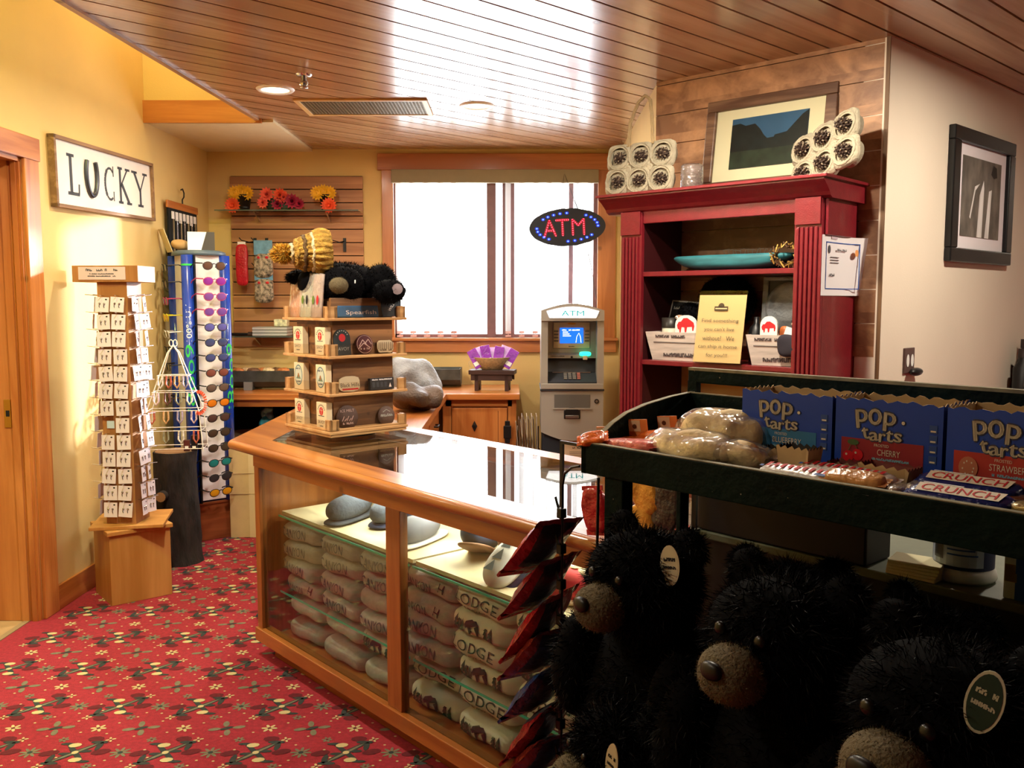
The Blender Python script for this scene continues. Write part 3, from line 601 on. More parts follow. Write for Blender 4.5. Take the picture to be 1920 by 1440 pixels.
def tree(q, x, h):
    for k in range(3): bent([(x - .014 + .003 * k, -.02 + k * h / 3.4), (x + .014 - .003 * k, -.02 + k * h / 3.4), (x, -.02 + (k + 1.3) * h / 3)], txtgreen, q)
BEAR = [(-.04, 0), (-.045, .012), (-.04, .024), (-.028, .028), (-.012, .032), (.0, .029), (.016, .03), (.03, .026), (.036, .018), (.035, .003), (.035, -.016), (.022, -.016), (.02, 0), (-.006, .002), (-.01, -.016), (-.024, -.016), (-.026, .004)]
def d_bear(q):
    for x, h in ((-.10, .045), (-.08, .055), (-.06, .04), (.075, .05), (.10, .042)): tree(q, x, h)
    bent([(a, b - .004) for a, b in BEAR[:7]] + [(.036, .014), (-.03, .0)], txtblack, q); bent([(.034, .016), (.034, -.022), (.022, -.022), (.012, .004)], txtblack, q); bent([(-.01, .004), (-.012, -.022), (-.024, -.022), (-.03, .008)], txtblack, q)
proto = {}
for key, mt, dc in (('canyon', grey1, d_canyon), ('canyonH', grey1, d_canyonH), ('plain', grey2, d_plain), ('plain2', grey1, d_plain), ('lodge', cream1, d_lodge), ('bear', cream1, d_bear)):
    q = shirt(mt, len(proto) * 0, dc); o = q.build('folded_shirt'); o['category'] = 'shirt'; proto[key] = (o, [0])
NAMES = {'canyon': 'grey folded sweatshirt printed CANYON', 'canyonH': 'grey CANYON sweatshirt with dark H', 'plain': 'plain pale grey folded sweatshirt', 'plain2': 'plain grey folded sweatshirt', 'lodge': 'cream folded shirt printed LODGE', 'bear': 'cream folded bear and pines shirt'}
cols = [['canyon', 'canyon', 'canyon', 'canyonH', 'plain', 'plain2'], ['canyon', 'canyon', 'canyon', 'canyon', 'plain', 'plain2'], ['canyon', 'canyon', 'plain2', 'canyon', 'bear', 'plain'],
        ['canyonH', 'canyonH', 'canyon', 'canyon', 'lodge', 'bear'], ['lodge', 'bear', 'lodge', 'bear', 'lodge', 'bear'], ['bear', 'lodge', 'bear', 'lodge', 'bear', 'lodge'], ['plain', 'lodge', 'bear', 'plain', 'lodge', 'bear']]
def put(key, loc, rot, label, group):
    o, used = proto[key]
    if used[0] == 0: used[0] = 1; o.location = loc; o.rotation_euler = rot; o['label'] = label; o['group'] = group
    else: dup(o, loc, rot, label, group)
for c, col in enumerate(cols):
    for r_, key in enumerate(col):
        z = .342 + (3 - r_) * .0805 if r_ < 4 else (.222 if r_ == 4 else .133)
        if r_ >= 4: z -= .0
        x = .215 + .312 * c + random.uniform(-.012, .012); y = .255 + random.uniform(-.015, .015) + (.02 if r_ > 3 else 0)
        z = z if r_ < 4 else (.2475 - .0 if r_ == 4 else .1325)
        rt = (R(random.uniform(-2, 2)), R(random.uniform(-3, 3)), CASE.a + R(random.uniform(-5, 5)))
        put(key, CASE.w(x, y, z), rt, '%s, %s down in %s case stack from left' % (NAMES[key], ORD[r_], ORD[c]), 'folded shirts in the display case')
# slippers on the cream shelf
def slipper(name, label, x, y, z, rz, tilt, m1, m2, deco=None, L_=.13, roll=0):
    t = thing(name, label, 'slipper', CASE.w(x, y, z), (R(tilt), R(roll), CASE.a + R(rz)), 'slippers on the case shelf'); t.scale = (1.3, 1.15, 1.25)
    q = MB(); q.blob((0, 0, .008), (.048, L_, .008), m2, 3, 8); q.build('sole', t)
    q = MB(); q.blob((0, -.02, .045), (.047, L_ * .82, .040), m1, 2.4, 10, fn=lambda w: Vector((w.x, w.y, w.z * (1 if w.y < 0 else 1 - .25 * w.y / L_)))); q.build('upper', t)
    q = MB(); q.blob((0, .045, .065), (.036, .06, .024), m2, 2.2, 8); q.build('lining', t)
    if deco: q = MB(); deco(q); q.build('pattern', t)
    return t
gs = M('slate_wool', '#4a5058', .95, var=.1, bump=.4); ns = M('navy_wool', '#242c44', .95, bump=.4); ws = M('white_leather', '#e2ddd4', .7); rs = M('red_felt', '#b0282a', .8); ts = M('tan_leather', '#8a6448', .7, var=.1); fl = M('fleece_lining', '#cbb48c', .95, bump=.5)
slipper('slipper', 'navy felt slipper at the far left of the upper case shelf', .20, .40, .665, 60, 0, ns, gs)
slipper('slipper', 'slate grey felt slipper lying toe forward on the left shelf', .40, .26, .665, 25, 0, gs, gs, L_=.15)
slipper('slipper', 'slate grey felt slipper behind the toe forward slate one', .56, .36, .665, 30, 0, gs, ns, L_=.14)
slipper('slipper', 'grey slipper with white lining beside the case mullion', .90, .26, .665, 20, 0, M('mid_grey_wool', '#6c6c70', .95), ws, L_=.14)
slipper('slipper', 'blue slipper leaning upright just right of the case mullion', 1.20, .32, .675, 35, -22, M('blue_leather', '#3c4c68', .6), ts, L_=.15)
slipper('slipper', 'brown and blue moccasin resting behind the white slipper', 1.33, .38, .675, 40, -18, ts, fl, L_=.15)
def tri(q):
    for k in range(3):
        zc = .03; yy = -.10 + k * .045
        q.add([(-.016, yy, .0855 - .0), (.016, yy, .0855), (0, yy + .04, .0868)], [(0, 1, 2)], M('grey_print', '#5a6468', .7))
slipper('slipper', 'white moccasin with grey triangle trim on the right shelf', 1.50, .24, .70, 8, 32, ws, ns, tri, L_=.12)
slipper('slipper', 'second white moccasin leaning behind the triangle trimmed one', 1.62, .33, .69, 20, 20, ws, ns, L_=.12)
def dia(q):
    for k in range(4): q.add([(0, -.11 + k * .03, .0865), (.011, -.095 + k * .03, .0868), (0, -.08 + k * .03, .087), (-.011, -.095 + k * .03, .0868)], [(0, 1, 2, 3)], M('lime_print', '#b4b04a', .7))
slipper('slipper', 'red felt slipper with green diamond trim and fleece sole at shelf right', 1.80, .22, .665, -50, 0, rs, fl, dia)
# ------------------------------------------------------------------ counters behind the case
t = thing('side_counter', 'pine counter running from the display case back to the window counter', 'counter', (-.87, 5.3, 0))
q = MB(); q.T = Matrix.Translation((.87, -5.3, 0)); q.prism([(-1.25, 5.29), (-.46, 4.385), (-.46, 6.24), (-1.25, 6.24)], .91, .955, pineY); q.build('worktop', t)
q = MB(); q.T = Matrix.Translation((.87, -5.3, 0)); q.prism([(-1.22, 5.40), (-.52, 4.55), (-.52, 6.24), (-1.22, 6.24)], 0, .91, pineZ); q.build('cabinet', t)
for k in range(2):
    q = MB(); q.T = Matrix.Translation((.87, -5.3, 0)); q.box(-.52, -.505, 4.75 + .72 * k, 5.42 + .72 * k, .70, .88, pineY, .004); dr = q.build('drawer', t)
    q = MB(); q.T = Matrix.Translation((.87, -5.3, 0)); q.tube([(-.505, 5.03 + .72 * k, .79), (-.48, 5.03 + .72 * k, .79), (-.48, 5.13 + .72 * k, .79), (-.505, 5.13 + .72 * k, .79)], .006, black, 6); q.build('handle', dr)
t = thing('window_counter', 'pine counter along the back wall under window and slatwall', 'counter', (-1.1, 6.6, 0))
q = MB(); q.T = Matrix.Translation((1.1, -6.6, 0)); q.box(-2.33, .055, 6.245, 6.96, .91, .955, pine, .006); q.build('worktop', t)
q = MB(); q.T = Matrix.Translation((1.1, -6.6, 0)); q.box(-.47, .02, 6.32, 6.95, 0, .91, pineZ); q.box(-.49, -.43, 6.30, 6.32, 0, .91, pineZ); q.box(-.03, .03, 6.30, 6.33, 0, .91, pineZ); q.box(-.47, 0, 6.30, 6.32, .86, .91, pine); q.build('cabinet', t)
q = MB(); q.T = Matrix.Translation((1.1, -6.6, 0)); q.box(-.425, -.035, 6.285, 6.318, .12, .85, pineZ, .003); q.box(-.10, -.095, 6.2845, 6.30, .14, .83, M('door_groove', '#7a4520', .6)); q.box(-.41, -.05, 6.284, 6.30, .60, .605, M('door_groove', '#7a4520', .6)); d = q.build('door', t)
q = MB(); q.T = Matrix.Translation((1.1, -6.6, 0)); q.poly([(-.265, 6.283, .68), (-.245, 6.283, .72), (-.265, 6.283, .76), (-.285, 6.283, .72)], M('iron', '#2a2420', .5)); q.box(-.275, -.255, 6.27, 6.284, .71, .73, black); q.build('knob', d)
q = MB(); q.T = Matrix.Translation((1.1, -6.6, 0)); q.box(-.05, -.015, 6.27, 6.285, .60, .76, black, .003); q.box(-.06, -.005, 6.268, 6.28, .635, .725, black, .003); q.build('hinge', d)
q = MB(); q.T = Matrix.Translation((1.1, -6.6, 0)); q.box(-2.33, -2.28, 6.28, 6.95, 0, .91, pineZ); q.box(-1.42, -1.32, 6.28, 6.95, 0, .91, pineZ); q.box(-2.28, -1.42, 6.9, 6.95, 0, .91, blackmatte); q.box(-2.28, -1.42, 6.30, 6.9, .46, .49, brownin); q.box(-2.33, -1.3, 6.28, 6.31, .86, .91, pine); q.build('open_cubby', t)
# things on and in them
gal = M('galvanised', '#4e5250', .5, .5, var=.3, scale=12)
for i, (x, y, s, lab) in enumerate(((-1.92, 6.62, 1.0, 'dark metal trough on the counter under the slatwall, left of the rotating display'), (-.66, 6.78, .9, 'dark metal trough on the counter beneath the window'))):
    t = thing('metal_trough', lab, 'trough', (x, y, .956), 0, 'dark metal troughs')
    q = MB(); pf = [(-.13, .14), (-.12, .06), (-.08, .02), (0, .005), (.08, .02), (.12, .06), (.13, .14), (.115, .14), (.1, .06), (.07, .035), (0, .02), (-.07, .035), (-.10, .06), (-.115, .14)]
    q.prism(pf, -.30 * s, .30 * s, gal, 'x'); q.prism([(-.12, .14), (-.12, .06), (-.08, .02), (0, .006), (.08, .02), (.12, .06), (.12, .14)], -.305 * s, -.295 * s, gal, 'x'); q.prism([(-.12, .14), (-.12, .06), (-.08, .02), (0, .006), (.08, .02), (.12, .06), (.12, .14)], .295 * s, .305 * s, gal, 'x'); q.build('trough', t)
    q = MB(); q.box(-.03, .03, -.12, .12, 0, .02, gal); q.box(-.03, .03, -.14, -.11, 0, .06, M('zinc', '#8a8a86', .5, .3)); q.build('foot', t)
    q = MB(); q.tube([(-.30 * s, -.06, .13), (-.36 * s, -.06, .15), (-.37 * s, -.06, .19), (-.32 * s, 0, .20), (-.30 * s, .06, .14)], .006, gal, 6); q.build('handle', t)
for k in range(9):
    q = MB(); q.blob((0, 0, 0), (.045, .04, .025), M(('beads_tan', 'beads_brown', 'beads_orange')[k % 3], ('#c9ae86', '#6a4a34', '#b8703c')[k % 3], .5, var=.5, scale=40, bump=.4), 2.5, 6, .008, 30, k)
    tag(q.build('trinket_packet', None, (-2.12 + .055 * k, 6.56 + .05 * (k % 2), 1.088)), 'small trinket packet in the left metal trough, %s from its left end' % ORD[k], 'packet', 'trinket packets in the left trough')
for k in range(4):
    q = MB(); q.box(-.11, .11, -.15, .15, 0, .022, M(('book_sand', 'book_dark')[k % 2], ('#c4ab80', '#2c2824')[k % 2], .7), .003); q.box(-.105, .111, -.145, .145, .003, .019, paper)
    tag(q.build('book', None, (-2.22 + .01 * k + .05, 6.45, .957 + .0235 * k), (0, 0, R(-6 + 5 * k))), 'book in the pile at the left end of the back counter, %s from the bottom' % ORD[k], 'book', 'books on the back counter')
t = thing('flower_box', 'small printed box with pink and yellow flowers on the counter', 'box', (-.66, 6.40, .956), R(6)); q = MB(); q.box(-.055, .055, -.045, .045, 0, .125, M('box_sky', '#a8c4d0', .6), .003); q.build('carton', t)
q = MB()
for k in range(9): q.disc(-.035 + .035 * (k % 3), .03 + .03 * (k // 3), .017, .017, -.0465, petal[(k * 2) % 4], 7)
q.build('print', t)
t = thing('wooden_stool', 'small dark wooden stool standing on the window counter', 'stool', (-.14, 6.5, .956), R(-8)); dw = M('dark_stain', '#3a2420', .5, var=.2, stretch=(1, 8, 8))
q = MB(); q.box(-.165, .165, -.08, .08, .118, .15, dw, .003); q.build('seat', t); q = MB(); q.box(-.15, .15, -.07, -.055, .075, .118, dw); q.box(-.15, .15, .055, .07, .075, .118, dw); q.build('apron', t)
for x in (-.11, .11):
    q = MB(); q.prism([(-.07, 0), (-.03, 0), (0, .06), (.03, 0), (.07, 0), (.07, .118), (-.07, .118)], x - .012, x + .012, dw, 'x'); q.build('leg', t)
t = thing('basket', 'pale woven basket on the small dark stool', 'basket', (-.145, 6.5, 1.107)); bk = M('straw', '#cbb88e', .8, var=.2, scale=60, bump=.8, bscale=120)
q = MB(); q.lathe([(0, 0), (.075, 0), (.13, .085), (.135, .09), (.125, .085), (.07, .008), (0, .006)], bk, n=24, sy=.7); q.build('body', t); q = MB(); q.tube([(-.13, 0, .085), (-.17, 0, .05), (-.16, 0, .0), (-.185, .0, -.02)], .003, bk, 5); q.build('handle', t)
pp = [M('purple_film', '#8a2fb0', .25, var=.3, bump=.4), M('lilac_film', '#d8b8e8', .3, var=.3, bump=.4)]
for k in range(7):
    q = MB(); q.box(-.035, .035, -.004, .004, 0, .145, pp[k % 2], .002); q.box(-.03, .03, -.006, -.004, .02, .05, white)
    tag(q.build('candy_packet', None, (-.23 + .03 * k, 6.47 + .02 * (k % 2), 1.125 + .008 * (k % 3)), (R(-12), R(-30 + 10 * k), R(-5 + 9 * (k % 3)))), '%s packet standing in the straw basket, %s from the left' % (('bright purple', 'pale lilac')[k % 2], ORD[k]), 'packet', 'purple packets in the straw basket')
for k, (x, y, z, rx, ry, lab) in enumerate(((-.56, 5.25, 1.035, .14, .11, 'grey and brown wrapped cushion on the side counter, in front'), (-.62, 5.62, 1.10, .17, .13, 'pale grey cushion lying behind the brown wrapped one'))):
    q = MB(); q.blob((0, 0, 0), (rx, .15, .075 + .06 * k), M(('taupe_wrap', 'grey_wrap')[k], ('#4e3c30', '#8c9098')[k], .5, var=.4, scale=8, bump=.6), 2.3, 14, .05, 9, k + 3)
    tag(q.build('cushion', None, (x, y, z), (0, R(8), R(20))), lab, 'cushion', 'wrapped cushions on the side counter')
t = thing('cardboard_box', 'pale cardboard box on the carpet behind the display case corner', 'box', (-1.76, 6.10, 0), R(4)); q = MB(); q.box(-.16, .16, -.12, .12, 0, .62, M('tan_carton', '#c4a878', .85, var=.06), .003); q.build('carton', t)
q = MB(); q.box(-.162, .162, -.124, -.12, .44, .445, kraft); q.box(-.162, .162, -.124, -.12, .30, .304, kraft); q.box(-.03, .03, -.1225, -.12, .0, .62, M('tape', '#cfb88c', .3)); q.build('tape', t)
t = thing('wooden_bowl', 'pale wooden bowl in the dark cubby under the back counter', 'bowl', (-1.93, 6.5, .49)); q = MB(); q.lathe([(0, 0), (.10, 0), (.19, .08), (.21, .15), (.20, .15), (.17, .07), (0, .02)], M('pale_wood', '#a88a6c', .6, var=.1)); q.build('body', t)
q = MB(); q.blob((0, 0, 0), (.07, .06, .08), M('turquoise_wrap', '#3a98a8', .3, var=.5, scale=20, bump=.6), 2, 8, .03, 15)
q.blob((.0, 0, .10), (.05, .02, .05), M('silver_bow', '#6c8088', .3, .5), 2, 6, .03, 30); tag(q.build('ornament', None, (-1.78, 6.5, .68)), 'turquoise wrapped ornament sitting in the pale wooden bowl', 'ornament')
t = thing('brochure_rack', 'wire rack of upright newspapers beside the counter and cash machine', 'rack', (.115, 6.30, 0)); q = MB()
for z in (.15, .45): q.box(-.075, .075, -.12, .14, z, z + .008, black)
for x in (-.075, .075):
    for y in (-.12, .14): q.tube([(x, y, 0), (x, y, .70 if y > 0 else .58)], .005, chrome, 6)
q.tube([(-.075, .14, .70), (-.09, -.12, .52), (-.09, -.16, .45)], .004, chrome, 6); q.build('frame', t)
for k in range(12):
    q = MB(); q.box(-.002, .002, -.09, .11, 0, .30 + .02 * (k % 3), M(('news_a', 'news_b', 'news_c')[k % 3], ('#a8937e', '#6e5648', '#c9b8a4')[k % 3], .8))
    tag(q.build('newspaper', None, (.052 + .0115 * k, 6.30, .459), (0, R(-5 + (k % 3) * 2), 0)), 'thin upright newspaper in the wire rack, %s from the counter side' % ORD[k], 'newspaper', 'newspapers in the wire rack')
# ------------------------------------------------------------------ cash machine
t = thing('cash_machine', 'grey cash machine with lit topper and blue screen standing by the window', 'cash machine', (.405, 6.0, 0), R(-1))
sil = M('machine_grey', '#9a958e', .45, .2); dkp = M('machine_dark', '#2c2e34', .5); blk = M('machine_base', '#1d2630', .5)
q = MB(); q.box(-.20, .20, .03, .48, 0, .76, blk, .01); q.build('base', t)
q = MB(); arc = [(-.21, 1.0), (-.21, .72)] + [(-.21 + .42 * i / 10, .72 - .06 * math.sin(math.pi * i / 10)) for i in range(1, 10)] + [(.21, .72), (.21, 1.0)]
q.prism(arc, 0, .48, sil, 'y'); q.build('lower_door', t)
q = MB(); q.box(-.12, .12, -.003, .01, .885, .975, M('recess_grey', '#5a5856', .5)); q.box(-.13, .13, -.008, 0, .875, .885, sil); q.build('receipt_tray', t)
q = MB(); q.box(-.055, .055, -.006, .004, .81, .87, black, .004); q.disc(0, .868, .045, .02, -.0065, black); q.box(-.045, .045, -.012, 0, .815, .835, steel, .003); q.build('cash_slot', t)
q = MB(); q.tube([(.165, -.004, .93), (.165, .01, .93)], .016, black, 12); q.tube([(.165, -.006, .93), (.165, 0, .93)], .009, steel, 10); q.build('lock', t)
q = MB(); q.box(-.215, .215, -.01, .48, 1.0, 1.012, dkp); q.box(-.21, .21, -.015, .48, 1.012, 1.05, sil, .004)
for s_ in (-1, 1): q.prism([(-.012, 1.05), (-.012, 1.1), (.0, 1.5), (.48, 1.5), (.48, 1.05)], s_ * .21, s_ * .165, sil, 'x')
q.box(-.165, .165, .14, .48, 1.05, 1.55, sil); tp = [(-.21, 1.47), (.21, 1.47)] + [(.21 - .42 * i / 12, 1.54 + .045 * math.sin(math.pi * i / 12)) for i in range(13)]
q.prism(tp, -.02, .48, sil, 'y'); q.build('cabinet', t)
q = MB(); q.prism([(-.155, 1.49), (.155, 1.49), (.175, 1.535)] + [(.17 - .34 * i / 10, 1.537 + .028 * math.sin(math.pi * i / 10)) for i in range(11)] + [(-.175, 1.535)], -.026, -.019, M('topper_white', '#f4f8ff', .4, em=.9), 'y'); s2 = q.build('sign_panel', t)
q = MB(); q.text('ATM', .15, .034, M('topper_teal', '#10a0a8', .4, em=.35), (0, -.0275, 1.521)); q.build('lettering', s2)
q = MB(); q.box(-.125, .125, .128, .142, 1.28, 1.46, M('bezel_tan', '#c2b294', .5), .004); q.disc(0, 1.448, .03, .007, .1275, gold, 12)
for k in range(4):
    for x in (-.105, .105): q.box(x - .015, x + .015, .122, .13, 1.325 + .022 * k, 1.337 + .022 * k, M('key_grey', '#6a645c', .5), .002)
scrib(q, 0, 1.293, .04, .006, .1272, txtblack); q.build('screen_bezel', t)
q = MB(); q.box(-.08, .08, .124, .13, 1.315, 1.42, M('screen_blue', '#1858d0', .2, em=1.3)); wl = M('screen_white', '#e8f4ff', .3, em=1.5)
scrib(q, -.005, 1.405, .12, .008, .1235, wl)
for k in range(3): q.box(-.06, -.005 - .01 * k, .1232, .124, 1.362 + .013 * k, 1.368 + .013 * k, wl)
q.tube([(.03, .1235, 1.32), (.035, .1235, 1.36), (.05, .1235, 1.385), (.06, .1235, 1.36), (.065, .1235, 1.32)], .002, wl, 4); q.build('screen', t)
q = MB(); q.prism([(.14, 1.25), (.09, 1.235), (.09, 1.215), (.14, 1.21)], -.165, .165, sil, 'x'); q.disc(0, 1.222, .008, .008, .0885, black, 10); scrib(q, -.10, 1.228, .10, .006, .0895, dkp); q.build('camera_ledge', t)
q = MB(); q.blob((.09, .075, 1.245), (.04, .018, .016), M('reader_green', '#20e09a', .3, em=2.2), 3, 6); q.box(.075, .105, .06, .09, 1.205, 1.235, M('reader_tan', '#b8a888', .5), .003); q.build('card_reader', t)
q = MB(); q.prism([(.14, 1.21), (.11, 1.12), (.0, 1.06), (0, 1.05), (.14, 1.05)], -.165, .165, dkp, 'x'); q.box(-.13, .13, .095, .108, 1.115, 1.12, steel); q.build('keypad_deck', t)
q = MB()
for a in range(4):
    for c in range(4): q.box(-.055 + .03 * a, -.033 + .03 * a, .028 + .018 * c - .006, .028 + .018 * c + .006, 1.078 + .0098 * c, 1.086 + .0098 * c, M('key_pink', '#c07a70', .5) if a == 3 else M('key_silver', '#8a8a88', .4), .001)
q.build('keypad', t)
t = thing('notice_sheet', 'tan printed notice taped low on the cash machine front', 'notice', (.41, 6.02, .50), R(-1))
q = MB(); q.box(-.075, .085, -.004, -.001, 0, .21, M('notice_tan', '#c4ac92', .7)); scrib(q, .03, .11, .06, .010, -.0045, txtblack); scrib(q, 0, .19, .05, .007, -.0045, txtblack)
for k in range(5): q.box(-.065, -.055, -.0046, -.004, .17 - .03 * k, .178 - .03 * k, txtgrey); q.box(-.02, .075, -.0046, -.004, .08 - .012 * k, .083 - .012 * k, txtgrey)
q.build('paper', t)
# LED sign in the window
t = thing('led_sign', 'oval LED sign reading ATM hanging in the window', 'sign', (.42, 6.885, 2.16), (0, R(-3), 0))
q = MB(); q.prism([(.29 * math.cos(a), .142 * math.sin(a) * (1 + .01 * math.cos(14 * a))) for a in [2 * math.pi * i / 48 for i in range(48)]], -.012, .012, M('led_board', '#0c1020', .4), 'y'); q.build('board', t)
rl = M('led_red', '#ff2a3c', .3, em=6); rg = M('led_red_glow', '#7c0a1c', .4, em=.5); bl = M('led_blue', '#5a8cff', .3, em=5); bgl = M('led_blue_glow', '#0c2cc0', .4, em=.6)
q = MB()
def leds(x0, z0, x1, z1, n):
    q.seg(x0, z0, x1, z1, .022, -.0125, rg)
    for i in range(n): q.disc(x0 + (x1 - x0) * i / (n - 1), z0 + (z1 - z0) * i / (n - 1), .0042, .0042, -.0135, rl, 8)
leds(-.175, -.06, -.135, .055, 8); leds(-.135, .055, -.09, -.06, 8); leds(-.158, -.02, -.108, -.02, 4)
leds(-.085, .055, .01, .055, 7); leds(-.037, .055, -.037, -.06, 8); leds(.04, -.06, .04, .055, 8); leds(.04, .055, .083, .01, 5); leds(.083, .01, .125, .055, 5); leds(.125, .055, .125, -.06, 8); q.build('letters', t)
q = MB()
for i in range(28):
    a = 2 * math.pi * i / 28
    if i % 7 in (5, 6): continue
    q.disc(.232 * math.cos(a), .106 * math.sin(a), .0155, .012, -.0125, bgl, 8); q.disc(.232 * math.cos(a), .106 * math.sin(a), .0042, .0042, -.0135, bl, 8)
q.build('border_lights', t)
q = MB(); q.tube([(-.06, 0, .12), (.0, .048, .41), (.09, 0, .12)], .003, black, 4); q.tube([(.13, .014, -.1), (.17, .02, -.3), (.20, .04, -.55)], .0025, black, 4); q.build('hanging_wire', t)
# ------------------------------------------------------------------ red cabinet
t = thing('red_cabinet', 'tall red bookcase with fluted pilasters and open shelves against the panelled wall', 'bookcase', CAB.w(0, 0), CAB.a)
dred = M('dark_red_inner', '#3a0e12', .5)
def cbx(name, *a, m=red, b=.003, par=None): q = MB(); q.box(*a, m, b); return q.build(name, par or t)
q = MB(); q.prism([(-.0, 2.128), (-.0, 2.11), (.03, 2.09), (.06, 2.065), (.07, 2.05), (.09, 2.04), (.51, 2.04), (.51, 2.128)], .0, 1.18, red, 'x')
q.build('cornice', t)
# mitred return on the right: a thin board stepping in below the top
cbx('top_board', -.01, 1.195, -.012, .515, 2.118, 2.132)
for i, (a, c) in enumerate(((.09, .215), (1.02, 1.145))):
    q = MB(); q.box(a, c, .075, .10, .0, 2.04, red, .002); q.box(a + .004, c - .004, .063, .08, 1.93, 2.045, red, .002)
    w = (c - a - .02) / 5
    for k in range(5): q.box(a + .012 + k * w, a + .012 + k * w + w * .62, .064, .08, .2, 1.92, red, .004)
    q.box(a - .002, c + .002, .058, .10, 0, .18, red, .003); q.build('pilaster', t)
cbx('header', .215, 1.02, .085, .105, 1.985, 2.045)
for a, c in ((.09, .112), (1.123, 1.145)):
    q = MB(); q.box(a, c, .10, .50, 0, 2.04, red); q.build('side_panel', t)
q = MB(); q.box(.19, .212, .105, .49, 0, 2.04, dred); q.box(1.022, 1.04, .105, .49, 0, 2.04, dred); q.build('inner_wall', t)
cbx('side_cap', 1.145, 1.160, .10, .40, 1.885, 2.045)
for z in (1.735, 1.295, .85, .42, .08): cbx('shelf', .21, 1.022, .09, .49, z - .012, z + .012)
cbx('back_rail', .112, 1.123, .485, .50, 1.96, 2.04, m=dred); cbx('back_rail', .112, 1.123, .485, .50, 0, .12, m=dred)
S2 = 1.308; S1 = 1.748
# things on top
pulp = M('grey_pulp', '#a59c86', .95, var=.12, scale=30, bump=.6, bscale=90)
cone_m = M('pine_cone', '#3a2a22', .7, var=.5, scale=60)
q = MB(); q.blob((0, 0, 0), (.026, .022, .034), cone_m, n=6)
for k in range(70):
    zz = -1 + 2 * (k + .5) / 70; a = k * 2.39996; rr = math.sqrt(1 - zz * zz); p = Vector((.029 * rr * math.cos(a), .026 * rr * math.sin(a), .036 * zz)); nrm = Vector((rr * math.cos(a), rr * math.sin(a), zz)); s1 = nrm.orthogonal().normalized(); s2 = nrm.cross(s1)
    q.add([p + s1 * .007, p + s2 * .005, p - s1 * .007, p - s2 * .005, p + nrm * .009 + Vector((0, 0, .003))], [(0, 1, 4), (1, 2, 4), (2, 3, 4), (3, 0, 4)], M('cone_tip', '#8a7a66', .8) if k % 3 == 0 else cone_m)
cone = q.build('pine_cone'); cone['category'] = 'pine cone'; used = [0]
def carton(label, mtx_loc, rot, handle):
    t = thing('egg_carton', label, 'egg carton', mtx_loc, rot, 'pulp egg cartons holding pine cones')
    q = MB()
    for i in range(3):
        for j in range(2):
            c = (-.125 + .125 * i, 0, -.055 + .125 * j - .0)
            q.lathe([(.040, .058), (.052, .048), (.058, .0), (.064, -.012), (.066, -.002), (.060, .052), (.044, .066), (0, .07)], pulp, c, 18, 'y')
            q.lathe([(0, .056), (.05, .05), (.056, .02)], pulp, c, 18, 'y')
    for i in range(3):
        for j in range(2):
            cx_, cz_ = -.125 + .125 * i, -.055 + .125 * j; n = 32; vs = []
            for k in range(n):
                a = 2 * math.pi * k / n; ca, sa = math.cos(a), math.sin(a); rs = .0665 / (abs(ca) ** 5 + abs(sa) ** 5) ** .2
                vs += [(cx_ + .050 * ca, -.004, cz_ + .050 * sa), (cx_ + rs * ca, -.002, cz_ + rs * sa), (cx_ + rs * 1.02 * ca, .02, cz_ + rs * 1.02 * sa)]
            q.add(vs, [(3 * k, 3 * k + 1, 3 * ((k + 1) % n) + 1, 3 * ((k + 1) % n)) for k in range(n)] + [(3 * k + 1, 3 * k + 2, 3 * ((k + 1) % n) + 2, 3 * ((k + 1) % n) + 1) for k in range(n)], pulp, True)
    for i in range(2): q.lathe([(.0, .0), (.016, -.004), (.024, .006), (.028, .02)], pulp, (-.0625 + .125 * i, 0, .008), 12, 'y')
    q.box(-.165, .165, .012, .022, -.10, .115, pulp); q.build('tray', t)
    if handle:
        q = MB(); hs = [(-.085 + .012, 0, .12), (-.075, 0, .24), (-.04, 0, .34), (0, 0, .375), (.03, 0, .35), (.05, 0, .26), (.07, 0, .12)]
        for ph in (0, 2.1, 4.2):
            ps = []
            for k in range(25):
                u = k / 24 * (len(hs) - 1); i = min(int(u), len(hs) - 2); f = u - i; p = Vector(hs[i]).lerp(Vector(hs[i + 1]), f); ps.append(p + Vector((.005 * math.cos(ph + k * .9), .005 * math.sin(ph + k * .9), 0)))
            q.tube(ps, .005, M('twine', '#a58e68', .9, bump=.5), 6)
        q.build('twine_handle', t)
    return t
def cones(t, word):
    M_ = Matrix.Translation(t.location) @ t.rotation_euler.to_matrix().to_4x4()
    for i in range(3):
        for j in range(2):
            loc = M_ @ Vector((-.125 + .125 * i, .012 - (.02 if word == 'tilted' else 0), -.055 + .125 * j)); rot = (R(80 + 12 * i), R(-20 * j + 15 * i), R(30 * i))
            lab = 'pine cone in the %s egg carton, %s row, %s from the left' % (word, ('lower', 'upper')[j], ORD[i])
            if used[0] == 0: used[0] = 1; cone.location = loc; cone.rotation_euler = rot; cone['label'] = lab; cone['group'] = 'pine cones in the egg cartons'
            else: dup(cone, loc, rot, lab, 'pine cones in the egg cartons')
c1 = carton('grey pulp egg carton with twisted twine handle at the left on the red cabinet', CAB.w(.155, .13, 2.262), (R(-8), 0, CAB.a + R(4)), True); cones(c1, 'twine handled')
c2 = carton('grey pulp egg carton tilted on its corner at the right on red cabinet', CAB.w(1.06, .25, 2.262), (R(-14), R(-16), CAB.a + R(-20)), False); cones(c2, 'tilted')
t = thing('glass_jar', 'clear textured glass jar behind the twine handled egg carton', 'jar', CAB.w(.42, .2, 2.135)); q = MB(); q.lathe([(0, 0), (.05, 0), (.055, .02), (.055, .12), (.05, .13), (.046, .12), (.048, .02), (0, .01)], film('ribbed_glass', '#8a7c74', .45, .1), n=18); q.build('body', t)
